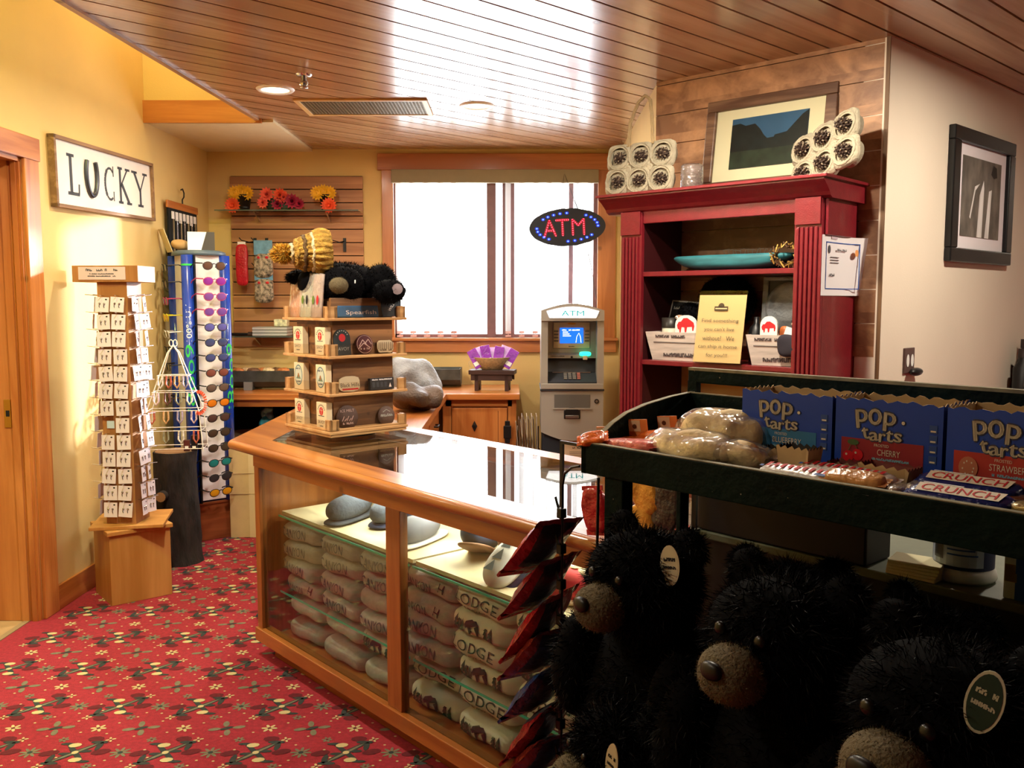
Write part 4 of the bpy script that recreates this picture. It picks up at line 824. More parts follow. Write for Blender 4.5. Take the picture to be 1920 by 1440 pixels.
q = MB(); q.blob((0, 0, .05), (.04, .04, .045), M('jar_filling', '#6e5a50', .7, var=.5, scale=60), n=6); q.build('filling', t)
# upper shelf: turquoise tray and gold wreath
t = thing('turquoise_tray', 'long turquoise wooden dough tray on the upper cabinet shelf', 'tray', CAB.w(.62, .30, S1), CAB.a); tq = M('turquoise_wash', '#2b6c74', .6, var=.3, scale=8, stretch=(1, 6, 6))
q = MB(); q.blob((0, 0, .045), (.36, .13, .045), tq, 3.2, 12, fn=lambda w: Vector((w.x * (1 + .25 * (w.z / .045)) * .85, w.y, min(w.z, .03)))); q.build('body', t)
q = MB()
for k in range(12): q.tube([(-.05 + .02 * k, -.02, .07), (-.06 + .022 * k, -.03 + .01 * (k % 3), .10), (-.03 + .02 * k, -.02, .105 - .004 * (k % 4))], .0015, M('dry_twig', '#8a8478', .8), 4)
q.build('dried_twigs', t)
q = MB()
random.seed(3)
for k in range(90):
    a = random.uniform(0, 6.28); c = Vector((.06 * math.cos(a), random.uniform(-.03, .03), .06 + .045 * math.sin(a))); d = Vector((random.uniform(-1, 1), random.uniform(-1, 1), random.uniform(-1, 1))).normalized() * .02; q.tube([c - d, c + d], .0035, M('gilt_bead', '#b8924a', .4, .4) if k % 2 else M('umber_bead', '#4a3018', .6), 4)
tag(q.build('twig_wreath', None, CAB.w(.93, .19, S1 + .002), (0, 0, CAB.a)), 'small gold and brown twig wreath at the right of the upper cabinet shelf', 'wreath')
# fur helper
def fur(q, c, r, n, ln, m, droop=.5, w=.0022, seed=1, cond=None):
    rnd = random.Random(seed); c = Vector(c); vs = []; fs = []
    for k in range(n):
        zz = rnd.uniform(-1, 1); a = rnd.uniform(0, 6.283); rr = math.sqrt(1 - zz * zz); u = Vector((rr * math.cos(a), rr * math.sin(a), zz))
        if cond and not cond(u): continue
        p = c + Vector((u.x * r[0], u.y * r[1], u.z * r[2])); d = (u + Vector((rnd.uniform(-.6, .6), rnd.uniform(-.6, .6), rnd.uniform(-.6, .6) - droop))).normalized() * ln * rnd.uniform(.6, 1.2)
        s1 = d.cross(Vector((rnd.uniform(-1, 1), rnd.uniform(-1, 1), rnd.uniform(-1, 1)))).normalized() * w; i = len(vs)
        vs += [p - s1 - d * .15, p + s1 - d * .15, p + d]; fs.append((i, i + 1, i + 2))
    q.add(vs, fs, m)
furm = M('black_fur', '#060609', .85, spec=.08); furt = M('black_fur_tips', '#0a0b10', .6, spec=.2); tanf = M('tan_muzzle', '#62573f', .9, var=.15, scale=60, bump=.5, bscale=200)
nose_m = M('bear_nose', '#0e0d0f', .4); eye_m = M('bear_eye', '#040404', .3)
# lower compartment
t = thing('wooden_crate', 'whitewashed wooden crate at the left of the cabinet middle shelf', 'crate', CAB.w(.40, .21, S2), CAB.a, 'whitewashed crates'); ww = M('whitewash', '#cfc4bc', .75, var=.22, scale=6, stretch=(1, 1, 8))
def crate(t, w, d, h):
    q = MB(); a, c = w / 2, w / 2 * .82; e, f = d / 2, d / 2 * .8
    lo = [(-c, -f, 0), (c, -f, 0), (c, f, 0), (-c, f, 0)]; hi = [(-a, -e, h), (a, -e, h), (a, e, h), (-a, e, h)]; lo2 = [(x * .92, y * .9, .01) for x, y, z in lo]; hi2 = [(x * .94, y * .92, h) for x, y, z in hi]
    q.add(lo + hi, [(0, 1, 5, 4), (1, 2, 6, 5), (2, 3, 7, 6), (3, 0, 4, 7), (0, 1, 2, 3)], ww); q.add(lo2 + hi2, [(0, 1, 5, 4), (1, 2, 6, 5), (2, 3, 7, 6), (3, 0, 4, 7), (0, 1, 2, 3)], ww)
    q.add(hi + hi2, [(0, 1, 5, 4), (1, 2, 6, 5), (2, 3, 7, 6), (3, 0, 4, 7)], ww); q.build('box', t)
    q = MB(); g = M('crate_script', '#5a5050', .8)
    y = lambda z: -(f + (e - f) * z / h) - .002
    q.add([(-c * .9, y(h * .62), h * .62), (c * .9, y(h * .62), h * .62), (c * .9, y(h * .65), h * .65), (-c * .9, y(h * .65), h * .65)], [(0, 1, 2, 3)], g)
    scrib(q, .01, h * .2, w * .5, h * .14, lambda z: y(z), g); scrib(q, -.02, h * .85, w * .55, h * .1, lambda z: y(z), g); q.build('lettering', t)
crate(t, .36, .20, .14)
t = thing('wooden_crate', 'whitewashed wooden crate at the right of the cabinet middle shelf', 'crate', CAB.w(.915, .20, S2), CAB.a + R(6), 'whitewashed crates'); crate(t, .27, .20, .14)
def buffalo(q, x, z, s, y):
    q.poly([(x + a * s, y, z + c * s) for a, c in ((-.5, -.2), (-.55, 0), (-.45, .18), (-.3, .2), (-.15, .38), (.1, .4), (.35, .25), (.5, .15), (.55, -.05), (.5, -.3), (.42, -.3), (.4, -.08), (.1, -.1), (.05, -.38), (-.05, -.38), (-.08, -.12), (-.25, -.1), (-.3, -.4), (-.38, -.4), (-.4, -.25))], txtred)
for x, w, lab in ((.435, .12, 'round topped white card with a red buffalo in the left crate'), (.875, .085, 'round topped white card with a red buffalo in the right crate')):
    t = thing('buffalo_card', lab, 'card', CAB.w(x, .155, S2 + .09), CAB.a, 'white cards with a red buffalo'); q = MB(); h = .09
    q.prism([(-w / 2, 0), (w / 2, 0)] + [(w / 2 * math.cos(R(a)), h + .045 * math.sin(R(a))) for a in range(0, 181, 20)], -.012, .0, white, 'y'); q.build('card', t); q = MB(); buffalo(q, 0, .085, w * .75, -.0125); scrib(q, 0, .038, w * .6, .009, -.0126, txtblack); q.build('print', t)
t = thing('candle_jar', 'white candle jar with dark lid in the left crate', 'jar', CAB.w(.31, .2, S2 + .05)); q = MB(); q.lathe([(0, 0), (.04, 0), (.042, .11), (0, .11)], M('wax', '#c9c8b4', .5), n=18); q.build('jar', t); q = MB(); q.lathe([(.044, .11), (.044, .16), (0, .16)], M('lid_dark', '#2a2622', .4), n=18); q.build('lid', t)
t = thing('orange_packet', 'orange and white packet beside the buffalo card in the right crate', 'packet', CAB.w(.93, .19, S2 + .06), CAB.a); q = MB(); q.blob((0, 0, .05), (.025, .02, .07), M('orange_wrap', '#c86a34', .4, var=.4), 3, 6); q.build('pouch', t)
t = thing('white_envelope', 'tilted white paper tag leaning in the right crate', 'card', CAB.w(.975, .13, S2 + .10), (0, R(18), CAB.a)); q = MB(); q.box(-.03, .03, -.003, 0, 0, .075, paper); q.build('paper', t)
t = thing('gift_bag', 'small dark gift bag hanging over the right crate edge', 'bag', CAB.w(.995, .095, S2 + .05), CAB.a); q = MB(); q.blob((0, 0, .045), (.05, .02, .05), M('dark_cloth', '#2a2630', .8), 3, 6, .006, 20); q.build('bag', t)
t = thing('acrylic_sign', 'yellow message sign in a clear holder in the middle of the cabinet', 'sign', CAB.w(.655, .06, S2 + .002), (R(-10), 0, CAB.a + R(2)))
# the stand is sheared: photographed turned, so lean it a little to the right
q = MB(); q.box(-.125, .125, -.004, .0, 0, .345, acry); q.box(-.125, .125, .0, .11, 0, .004, acry); q.build('holder', t)
q = MB(); q.box(-.122, .122, .001, .003, .004, .325, M('yellow_sheet', '#dcc590', .7)); q.build('sheet', t)
q = MB(); tx = M('sign_text', '#6a5f48', .8)
for k, s_ in enumerate(('Find something', "you can't live", 'without?   We', 'can ship it home', 'for you!!!')): q.text(s_, (.19, .155, .165, .20, .11)[k], .022, tx, (0, -.0046, .20 - .041 * k))
q.box(-.035, .035, -.0046, -.0042, .25, .27, M('logo_brown', '#4a3c28', .8)); q.disc(0, .27, .016, .016, -.0046, M('logo_brown', '#4a3c28', .8)); q.box(-.03, .03, -.0048, -.0046, .257, .262, M('yellow_sheet', '#dcc590', .7)); q.build('lettering', t)
t = thing('chalk_sign', 'small black sign with pale border behind the left crate', 'sign', CAB.w(.33, .30, S2 + .165), (R(-14), R(4), CAB.a)); q = MB(); q.box(-.10, .10, -.006, 0, 0, .13, M('chalk_grey', '#8a8a84', .8)); q.box(-.092, .092, -.008, -.005, .008, .122, blackmatte); scrib(q, -.03, .09, .10, .015, -.0085, M('chalk_grey', '#8a8a84', .8)); q.build('board', t)
t = thing('display_riser', 'black riser block behind the left crate', 'block', CAB.w(.36, .37, S2), CAB.a); q = MB(); q.box(-.14, .14, -.08, .06, 0, .163, blackmatte); q.build('block', t)
t = thing('ornate_mirror', 'grey ornate square frame with round centre at the back of the middle shelf', 'frame', CAB.w(.86, .40, S2), (R(-4), 0, CAB.a)); gm = M('pewter', '#a0a6aa', .5, .2, var=.2, bump=.5)
q = MB(); q.box(-.14, .13, -.02, .0, .05, .41, M('pewter_dark', '#5c6266', .6)); q.build('panel', t)
q = MB(); q.lathe([(.125, .0), (.12, -.03), (.10, -.035), (.09, -.02), (.07, -.028), (.05, -.02), (.0, -.022)], gm, (.0, -.02, .26), 28, 'y'); q.build('disc', t)
q = MB()
for a in ((-.14, .13, .39, .41), (-.14, .13, .05, .10)): q.box(a[0], a[1], -.04, -.02, a[2], a[3], gm, .006)
q.box(-.15, -.12, -.03, -.02, .05, .41, gm, .004); q.box(.115, .14, -.03, -.02, .05, .41, gm, .004); q.build('moulding', t)
def masked_toy(label, loc, s):
    t = thing('masked_toy', label, 'soft toy', loc, CAB.a, 'dark soft toys with patterned eye masks'); q = MB(); q.blob((0, 0, 0), (.10 * s, .08 * s, .09 * s), furm, 2, 8); fur(q, (0, 0, 0), (.10 * s, .08 * s, .09 * s), 1500, .014, furm); q.build('body', t)
    q = MB(); q.blob((-.04 * s, -.075 * s, -.02 * s), (.05 * s, .012, .022 * s), M('mask_tan', '#a88a74', .7), 2, 6)
    for x in (-.062, -.02): q.lathe([(.013 * s, 0), (.008 * s, -.006), (0, -.004)], white, (x * s, -.085 * s - .006, -.02 * s), 10, 'y'); q.lathe([(.006 * s, -.006), (0, -.009)], black, (x * s, -.085 * s - .006, -.02 * s), 8, 'y')
    q.build('mask', t); return t
masked_toy('dark furry toy with patterned eyes resting over the small black sign', CAB.w(.41, .22, S2 + .225), .62)
masked_toy('dark furry toy with patterned eyes at the right edge of middle shelf', CAB.w(1.0, .27, S2 + .20), .62)
q = MB(); q.blob((0, 0, 0), (.15, .09, .13), furm, 2, 10, .02, 12); fur(q, (0, 0, 0), (.15, .09, .13), 2500, .018, furm); tag(q.build('plush_bear', None, CAB.w(.53, .37, S2 + .29), (0, 0, CAB.a)), 'black plush bear slumped behind the yellow message sign', 'soft toy')
q = MB(); q.lathe([(0, 0), (.035, 0), (.03, .03), (.045, .10), (.03, .17), (.012, .19), (.012, .22), (0, .22)], black, n=16); tag(q.build('dark_bottle', None, CAB.w(.80, .17, S2)), 'dark bottle shape between message sign and right crate', 'bottle')
t = thing('certificate', 'white certificate sheet taped to the red cabinet side with curling corners', 'certificate', CAB.w(1.1462, .29, 1.755), CAB.a + R(90)); q = MB()
n = 8; vs = []; fs = []
for i in range(n + 1):
    for j in range(n + 1):
        u, v = i / n, j / n; vs.append((-.22 + .42 * u, -.003 - .07 * max(0, u - .55) ** 2 * 4 * (.4 + v), -.13 + .26 * v - .0 * u))
for i in range(n):
    for j in range(n): fs.append((i * (n + 1) + j, (i + 1) * (n + 1) + j, (i + 1) * (n + 1) + j + 1, i * (n + 1) + j + 1))
q.add(vs, fs, M('sheet_white', '#e8e6ea', .7), True); q.build('sheet', t)
def yb(u): return -.0045 - .07 * max(0, (u + .22) / .42 - .55) ** 2 * 4 * 1.4
q = MB()
for (a, c, e, f) in ((-.18, -.175, -.10, .10), (.115, .12, -.10, .10)): q.add([(a, yb(a), e), (c, yb(c), e), (c, yb(c), f), (a, yb(a), f)], [(0, 1, 2, 3)], txtblue)
for z in (-.10, .10):
    for k in range(6): a = -.18 + .05 * k; q.add([(a, yb(a), z - .002), (a + .05, yb(a + .05), z - .002), (a + .05, yb(a + .05), z + .002), (a, yb(a), z + .002)], [(0, 1, 2, 3)], txtblue)
scrib(q, -.03, .07, .10, .009, -.0105, txtgrey); q.disc(.085, .06, .02, .016, -.03, M('seal_orange', '#e09a5a', .7), 12); q.disc(-.15, .07, .012, .018, -.006, txtgrey, 12)
for k in range(3): q.box(-.14, -.05, -.0062, -.006, .035 - .012 * k, .038 - .012 * k, txtgrey)
scrib(q, -.12, -.04, .05, .012, -.0075, txtgrey); q.build('print', t)
q = MB(); q.box(-.03, .03, -.003, -.001, 0, .06, M('clear_tape', '#c9b9c4', .3)); q.build('tape', t, (-.1, -.003, .115))
# ------------------------------------------------------------------ rotating wooden display on the case
DISP = Fr(-.805, 3.94, 42); S = .41; ZB = CT + .001
FR = DISP; FL = Fr(DISP.w(0, S).x, DISP.w(0, S).y, 42 - 90)
t = thing('rotating_display', 'square wooden spinner display with four tiers standing on the glass case', 'display stand', DISP.w(0, 0), DISP.a)
knotty = wood('knotty_board', '#a8774a', '#5a3c24', (1, 0, 0), 1.6, .55, 0, ((0, 0, 1), .083), .7); palew = wood('pale_batten', '#dcb27c', '#b98a55', (1, 0, 0), 1.2, .5, 0, None, 0)
q = MB(); q.lathe([(0, 0), (.14, 0), (.14, .018), (0, .018)], black, (S / 2, S / 2, 0), 28); q.T = Matrix.Translation((0, 0, ZB)); q.v = [(a, b_, c + ZB) for a, b_, c in q.v]; q.build('turntable', t)
q = MB(); q.box(.0, S, 0, S, ZB + .018, ZB + .055, palew, .003); q.build('base', t)
q = MB(); q.box(.045, S - .045, .045, S - .045, ZB + .05, 1.60, knotty); q.build('core', t)
for i, z in enumerate((1.02, 1.19, 1.358, 1.526)):
    q = MB(); q.box(-.005, S + .005, -.005, S + .005, z - .012, z, palew, .002); q.build('tier_shelf', t)
    for (x, y) in ((0, 0), (S, 0), (0, S), (S, S)):
        dx = 1 if x == 0 else -1; dy = 1 if y == 0 else -1
        q = MB(); q.box(x, x + dx * .045, y, y + dy * .012, z, z + .052, palew); q.box(x, x + dx * .012, y, y + dy * .045, z, z + .052, palew); q.build('corner_guard', t)
    q = MB()
    for s_ in (0, 1): q.box(.03, S - .03, s_ * (S - .003) + .0, s_ * (S - .003) + .003, z, z + .048, acry); q.box(s_ * (S - .003), s_ * (S - .003) + .003, .03, S - .03, z, z + .048, acry)
    q.build('clear_lip', t)
q = MB(); q.box(.06, S - .06, .06, S - .06, 1.598, 1.612, palew); q.box(.03, S - .045, .03, .045, 1.535, 1.615, knotty, .002); q.build('top_tray', t)
soapm = M('soap_box', '#e6d8b4', .8, var=.04)
def soap(fr_, x, z, lab, kind):
    t = thing('soap_box', lab, 'box', fr_.w(x, .028, z), fr_.a, 'cream boxes in the rotating display')
    q = MB(); q.box(-.044, .044, -.018, .013, 0, .125, soapm, .002); q.build('carton', t); q = MB(); y = -.0186
    if kind == 'red':
        for k in range(9): a = R(20 + k * 17.5); q.disc(.030 * math.cos(a), .083 + .03 * math.sin(a), .0035, .0035, y, txtgrey, 6)
        q.disc(0, .085, .017, .019, y, txtred, 16); q.seg(0, .07, 0, .10, .003, y - .0003, soapm); q.seg(-.012, .09, .012, .088, .002, y - .0003, soapm); q.box(-.025, .025, y, -.018, .062, .065, txtgrey)
        q.text('SAVOY', .058, .014, txtgrey, (0, y, .036)); scrib(q, 0, .018, .03, .005, y, txtgrey)
    else:
        q.disc(0, .068, .036, .048, y, M('label_teal', '#4f7d86', .7), 20); q.disc(0, .068, .031, .043, y - .0003, M('label_pale', '#c8d2c4', .7), 20); scrib(q, 0, .098, .045, .008, y - .0006, navy)
        q.poly([(-.022, y - .0006, .05), (.0, y - .0006, .078), (.022, y - .0006, .05)], M('label_hill', '#6d8470', .7)); q.disc(.0, .066, .007, .012, y - .0009, M('label_tan', '#a06c3c', .7), 8); scrib(q, 0, .038, .035, .006, y - .0006, navy)
    q.build('print', t)
for z, n_, kd in ((1.359, 'second', 'red'), (1.191, 'third', 'teal'), (1.021, 'bottom', 'red')):
    for x, sd in ((.115, 'left'), (.315, 'right')): soap(FL, x, z, 'cream soap box with %s print, %s box on the %s tier of the rotating display' % (kd, sd, n_), kd)
def piece(name, label, x, z, cat, build, fr_=FR, y=.03):
    t = thing(name, label, cat, fr_.w(x, y, z), (R(-6), 0, fr_.a), 'souvenirs on the rotating display'); build(t)
def b_arch(t):
    q = MB(); q.prism([(-.042, 0), (.042, 0)] + [(.042 * math.cos(R(a)), .075 + .042 * math.sin(R(a))) for a in range(0, 181, 15)], -.008, 0, M('slate_sign', '#22282c', .7), 'y'); q.build('plaque', t); q = MB(); q.disc(0, .078, .017, .018, -.0085, txtred, 14); q.text('SAVOY', .066, .016, M('print_grey_light', '#a8a8a0', .7), (0, -.0085, .028))
    for k in range(7): a = R(25 + k * 21.6); q.disc(.03 * math.cos(a), .08 + .03 * math.sin(a), .003, .003, -.0085, M('print_grey_light', '#a8a8a0', .7), 6)
    q.build('print', t)
def rnd_(col, rad, deco):
    def f(t):
        q = MB(); q.lathe([(0, -.01), (rad, -.01), (rad, 0), (0, 0)], M('disc_' + col[1:], col, .75, var=.2, bump=.3), (0, 0, rad), 26, 'y'); q.build('plaque', t); q = MB(); deco(q, rad); q.build('print', t)
    return f
def d_mtn(q, r):
    w = M('print_rose', '#c9a8a0', .7); q.tube([(r * .9 * math.cos(a), -.0105, r + r * .9 * math.sin(a)) for a in [2 * math.pi * i / 24 for i in range(25)]], .0012, w, 4)
    for a in ((-.03, .03, -.01, .06), (-.01, .06, .012, .035), (.004, .045, .02, .062), (.02, .062, .036, .038), (-.034, .02, -.005, .045), (-.005, .045, .03, .022)): q.seg(a[0], a[1] + .006, a[2], a[3] + .006, .004, -.0105, w)
    scrib(q, 0, .025, .05, .008, -.0106, w)
def d_ice(q, r): w = M('print_rose', '#c9a8a0', .7); q.text('ICE MELT', r * 1.3, .012, w, (0, -.0106, r * 1.55)); [q.seg(-.03 + .012 * k, r * .7, -.018 + .012 * k, r * (.9 if k % 2 else 1.1), .003, -.0106, w) for k in range(5)]; scrib(q, 0, r * .5, r, .01, -.0106, w)
def d_plain2(q, r): scrib(q, 0, r * 1.05, r * 1.5, .012, -.0106, M('print_grey_light', '#a8a8a0', .7)); q.seg(-.02, r * 1.4, 0, r * 1.65, .003, -.0106, M('print_grey_light', '#a8a8a0', .7)); q.seg(.02, r * 1.4, 0, r * 1.65, .003, -.0106, M('print_grey_light', '#a8a8a0', .7))
def b_cloud(w, h, txt, sub):
    def f(t):
        n = 26; rr = random.Random(int(w * 1e4)); ps = [(w / 2 * math.copysign(abs(math.cos(a)) ** .6, math.cos(a)) * rr.uniform(.9, 1), h / 2 + h / 2 * math.copysign(abs(math.sin(a)) ** .6, math.sin(a)) * rr.uniform(.85, 1)) for a in [2 * math.pi * i / n for i in range(n)]]
        q = MB(); q.prism(ps, -.006, 0, M('bone_wood', '#d0c0a0', .75), 'y'); q.build('plaque', t); q = MB()
        if txt: q.text(txt, w * .85, h * .24, txtblack, (0, -.0065, h * .42)); q.box(-w * .35, w * .38, -.0066, -.006, h * .12, h * .22, txtred)
        else:
            for k in range(8): q.seg(-w * .4 + k * w * .11, h * .3, -w * .36 + k * w * .11, h * .8, .004, -.0066, M('print_brown', '#6e5844', .7))
            scrib(q, 0, h * .25, w * .7, .01, -.0066, M('print_brown', '#6e5844', .7))
        q.build('print', t)
    return f
piece('souvenir_sign', 'dark arched plaque with red emblem reading SAVOY, second tier of the rotating display', .085, 1.359, 'plaque', b_arch)
piece('souvenir_sign', 'round maroon plaque with pale mountains, second tier of the rotating display', .20, 1.359, 'plaque', rnd_('#54262c', .045, d_mtn))
piece('souvenir_sign', 'ragged bone coloured plaque at the right of the second tier', .315, 1.359, 'plaque', b_cloud(.095, .065, None, None))
piece('souvenir_sign', 'ragged bone coloured plaque reading Black Hills on the third tier', .12, 1.191, 'plaque', b_cloud(.115, .075, 'Black Hills', 1))
def b_bar(t): q = MB(); q.box(-.065, .065, -.02, 0, 0, .055, M('dark_plank', '#24262e', .6, var=.3), .002); q.build('plaque', t); q = MB(); scrib(q, 0, .047, .11, .006, -.0205, paper); [q.box(-.055 + .022 * k, -.04 + .022 * k, -.0206, -.02, .012, .036, M('dark_line', '#3c4450', .6)) for k in range(4)]; q.poly([(.035, -.0206, .01), (.05, -.0206, .01), (.043, -.0206, .03)], paper); q.build('print', t)
piece('souvenir_sign', 'dark rectangular plaque with a pale top line at the right of the third tier', .285, 1.191, 'plaque', b_bar)
piece('souvenir_sign', 'large round brown plaque with pale curved lettering on the bottom tier', .105, 1.021, 'plaque', rnd_('#5a4640', .055, d_ice))
piece('souvenir_sign', 'smaller round brown plaque with a peak at the right of the bottom tier', .315, 1.021, 'plaque', rnd_('#6a5650', .045, d_plain2))
def b_blue(t): q = MB(); q.box(-.125, .095, -.01, 0, 0, .058, M('blue_board', '#33608c', .6, var=.2, scale=12), .006); q.build('plaque', t); q = MB(); q.text('Spearfish', .16, .024, paper, (.0, -.0105, .02)); q.build('print', t)
piece('souvenir_sign', 'blue board with white lettering along the top tier of the rotating display', .185, 1.527, 'sign', b_blue, y=.034)
def b_wild(t):
    q = MB(); q.prism([(-.05, 0), (.05, 0), (.055, .10), (.035, .125), (-.04, .12), (-.055, .09)], -.007, 0, M('midnight_board', '#1c2836', .6), 'y'); q.build('plaque', t); q = MB()
    for x, h in ((-.022, .07), (.02, .085)):
        for k in range(4): q.poly([(x - .012 + .002 * k, -.0075, h + .008 * k - .01), (x + .012 - .002 * k, -.0075, h + .008 * k - .01), (x, -.0075, h + .008 * k)], paper)
    q.text('WILD', .05, .014, paper, (.0, -.0075, .045), rot=R(50)); q.build('print', t)
piece('souvenir_sign', 'midnight blue board with white pine trees at the top right corner of the display', .345, 1.53, 'sign', b_wild, y=.02)
piece('souvenir_sign', 'dark sign leaning behind the pine tree board on the top tier', .285, 1.54, 'sign', b_wild, y=.045)
for x, w, h, c, lab in ((.085, .10, .175, '#d88a58', 'orange backed clear pouch at the left of the top tier'), (.185, .105, .20, '#b8bfa8', 'clear pouch with green and black ovals in the middle of the top tier'), (.28, .095, .195, '#b09a90', 'clear pouch with pink card beside the corner of the top tier')):
    t = thing('clear_pouch', lab, 'pouch', FL.w(x, .016, 1.527), (R(-5), R(3 if x < .1 else 0), FL.a), 'clear pouches on the top tier'); q = MB(); q.box(-w / 2, w / 2, -.002, .002, 0, h, M('card_' + c[1:], c, .7, var=.15, scale=30)); q.build('card', t)
    q = MB(); q.blob((0, -.004, h / 2), (w / 2 + .003, .007, h / 2 + .003), film('pouch_film', '#f2f2ee', .18), 10, 6); q.build('film', t); q = MB()
    if x > .1: q.disc(-.02, h * .4, .010, .020, -.0125, M('olive_bead', '#5a7a2c' if x < .2 else '#5a7a2c', .4), 12); q.disc(.018, h * .4, .010, .022, -.0125, txtblack if x < .2 else txtred, 12); q.build('earrings', t)
# knitted hat and black toy on the spinner
t = thing('knit_hat', 'chunky mustard and cream knit hat with pompom on top of the display', 'hat', (-.89, 4.15, 1.82), (R(10), R(-92), R(8))); t.scale = (.70, 1, 1); knit = M('mustard_knit', '#b08a3c', .95, var=.55, scale=30, bump=1.0, bscale=140); knit2 = M('cream_knit', '#d6c8a0', .95, var=.3, scale=40, bump=1, bscale=140)
q = MB(); vs = []; fs = []; na, nb = 96, 18
for j in range(nb + 1):
    ph = math.pi / 2 * j / nb
    for i in range(na):
        a = 2 * math.pi * i / na; rb = 1 + .06 * math.cos(a * 24) * (1 if j > 2 else .6); r_ = math.cos(ph) * rb; vs.append((.135 * r_ * math.cos(a), .115 * r_ * math.sin(a), -.02 + .15 * math.sin(ph) * (1 + .05 * math.sin(9 * ph))))
for j in range(nb):
    for i in range(na): fs.append((j * na + i, j * na + (i + 1) % na, (j + 1) * na + (i + 1) % na, (j + 1) * na + i))
q.add(vs, fs, knit, True); q.build('crown', t)
q = MB(); vs = []; fs = []
for j in range(9):
    w_ = math.sin(math.pi * j / 8)
    for i in range(na): a = 2 * math.pi * i / na; rb = 1 + .05 * math.cos(a * 24) + .13 * w_; vs.append((.14 * rb * math.cos(a), .12 * rb * math.sin(a), -.055 + .08 * j / 8))
for j in range(8):
    for i in range(na): fs.append((j * na + i, j * na + (i + 1) % na, (j + 1) * na + (i + 1) % na, (j + 1) * na + i))
q.add(vs, fs, knit, True); q.build('cuff', t)
for k in range(4):
    q = MB(); rr = .118 * math.cos(R(18 + 15 * k)); zz = -.02 + .155 * math.sin(R(18 + 15 * k)); q.tube([(1.16 * rr * math.cos(a), rr * math.sin(a), zz + .004 * math.sin(9 * a)) for a in [2 * math.pi * i / 30 for i in range(31)]], .008, (knit2, M('brown_knit', '#5a4426', .95, bump=1), knit, knit2)[k], 6); q.build('yarn_band', t)
q = MB(); q.blob((0, 0, .155), (.05, .05, .045), knit, 2, 6); fur(q, (-.0, -.0, .155), (.05, .05, .045), 1600, .026, M('pompom_yarn', '#c89c34', .9, var=.5, scale=80), .1, .0028); q.build('pompom', t)
t = thing('plush_bear', 'black plush bear with tan muzzle lying on top of the rotating display', 'soft toy', (-.77, 4.19, 1.675), R(0))
q = MB(); q.blob((-.03, .02, .01), (.20, .13, .095), furm, 2.2, 12, .015, 9); q.blob((.0, -.10, .0), (.10, .085, .085), furm, 2, 10); q.blob((.16, -.0, .02), (.07, .07, .075), furm, 2, 8); q.blob((.21, -.09, -.03), (.075, .06, .055), furm, 2, 8); q.blob((-.19, .03, .035), (.10, .05, .04), furm, 2, 8)
for c, r_, n_ in (((-.03, .02, .01), (.20, .13, .095), 2600), ((0, -.10, 0), (.10, .085, .085), 1200), ((.16, 0, .02), (.07, .07, .075), 900), ((.21, -.09, -.03), (.075, .06, .055), 800), ((-.19, .03, .035), (.10, .05, .04), 700)): fur(q, c, r_, n_, .015, furm, .2, .0016)
q.build('body', t); q = MB(); q.blob((0, -.185, -.005), (.043, .035, .036), tanf, 2, 8); fur(q, (0, -.185, -.005), (.042, .034, .035), 500, .007, tanf, 0, .0012); q.build('muzzle', t)
q = MB(); q.box(.07, .075, -.185, -.18, .005, .02, white); q.build('care_tag', t); q = MB(); q.lathe([(.025, 0), (.0, -.004)], M('paw_grey', '#8a7c84', .9), (.255, -.145, -.02), 12, 'y'); q.build('paw_pad', t)
# ------------------------------------------------------------------ earring tower, box, stump, jewellery rack
RK = Fr(-2.107, 4.592, 39.5)
t = thing('wooden_box', 'square maple veneer pedestal box on the carpet by the yellow wall', 'pedestal', RK.w(0, 0), RK.a)
q = MB(); q.box(0, .315, 0, .30, 0, .375, maple, .002); q.build('body', t); q = MB(); q.box(-.012, .327, -.012, .312, .375, .398, maple, .003); q.build('lid', t)
q = MB(); q.box(0, .37, 0, .37, 0, .018, maple, .002); tag(q.build('turntable_board', None, (-2.22, 4.605, .399), (0, 0, R(13))), 'square maple board lying turned on the pedestal box under the earring tower', 'board')
TW = Fr(-2.165, 4.70, -3)
t = thing('earring_tower', 'tall wooden earring tower with metal pegs and sign board on top', 'display stand', TW.w(0, 0), TW.a)
tz = .418; cm_ = wood('tower_wood', '#c8935c', '#9a6638', (0, 0, 1), 1, .5, 0, None, 0)
q = MB(); q.box(0, .16, 0, .16, tz, 1.70, cm_); q.build('column', t); q = MB(); q.box(-.12, .23, -.02, .18, 1.70, 1.785, cm_, .002); q.build('sign_block', t)
q = MB(); q.box(-.085, .165, -.0225, -.02, 1.712, 1.778, M('sign_pink', '#d6c0c4', .7)); scrib(q, .04, 1.762, .17, .012, -.0232, txtgrey); scrib(q, .04, 1.742, .13, .006, -.0232, txtgrey); scrib(q, .04, 1.730, .15, .006, -.0232, txtgrey); q.build('sign_card', t)
rows = [1.62 - .0905 * k for k in range(13)]
for z in rows:
    for x in (.035, .115):
        for pts in ([(x, 0, z + .008), (x, -.05, z + .012)], [(.16, x, z + .008), (.235, x, z + .016)], [(0, x, z + .008), (-.085, x, z + .016)]): q = MB(); q.tube(pts, .002, chrome, 5); q.build('peg', t)
ec = MB(); ec.box(-.036, .036, -.0012, 0, -.078, .0, M('earring_card_paper', '#e6dce4', .7)); ec.disc(.02, -.012, .006, .004, -.0016, blackmatte, 8); eo = ec.build('earring_card'); eo['category'] = 'earring card'
e2 = thing('earring_card', 'x', 'earring card'); e2_c = eo; eo.name = 'card'; eo.parent = e2; del eo['category']
q = MB()
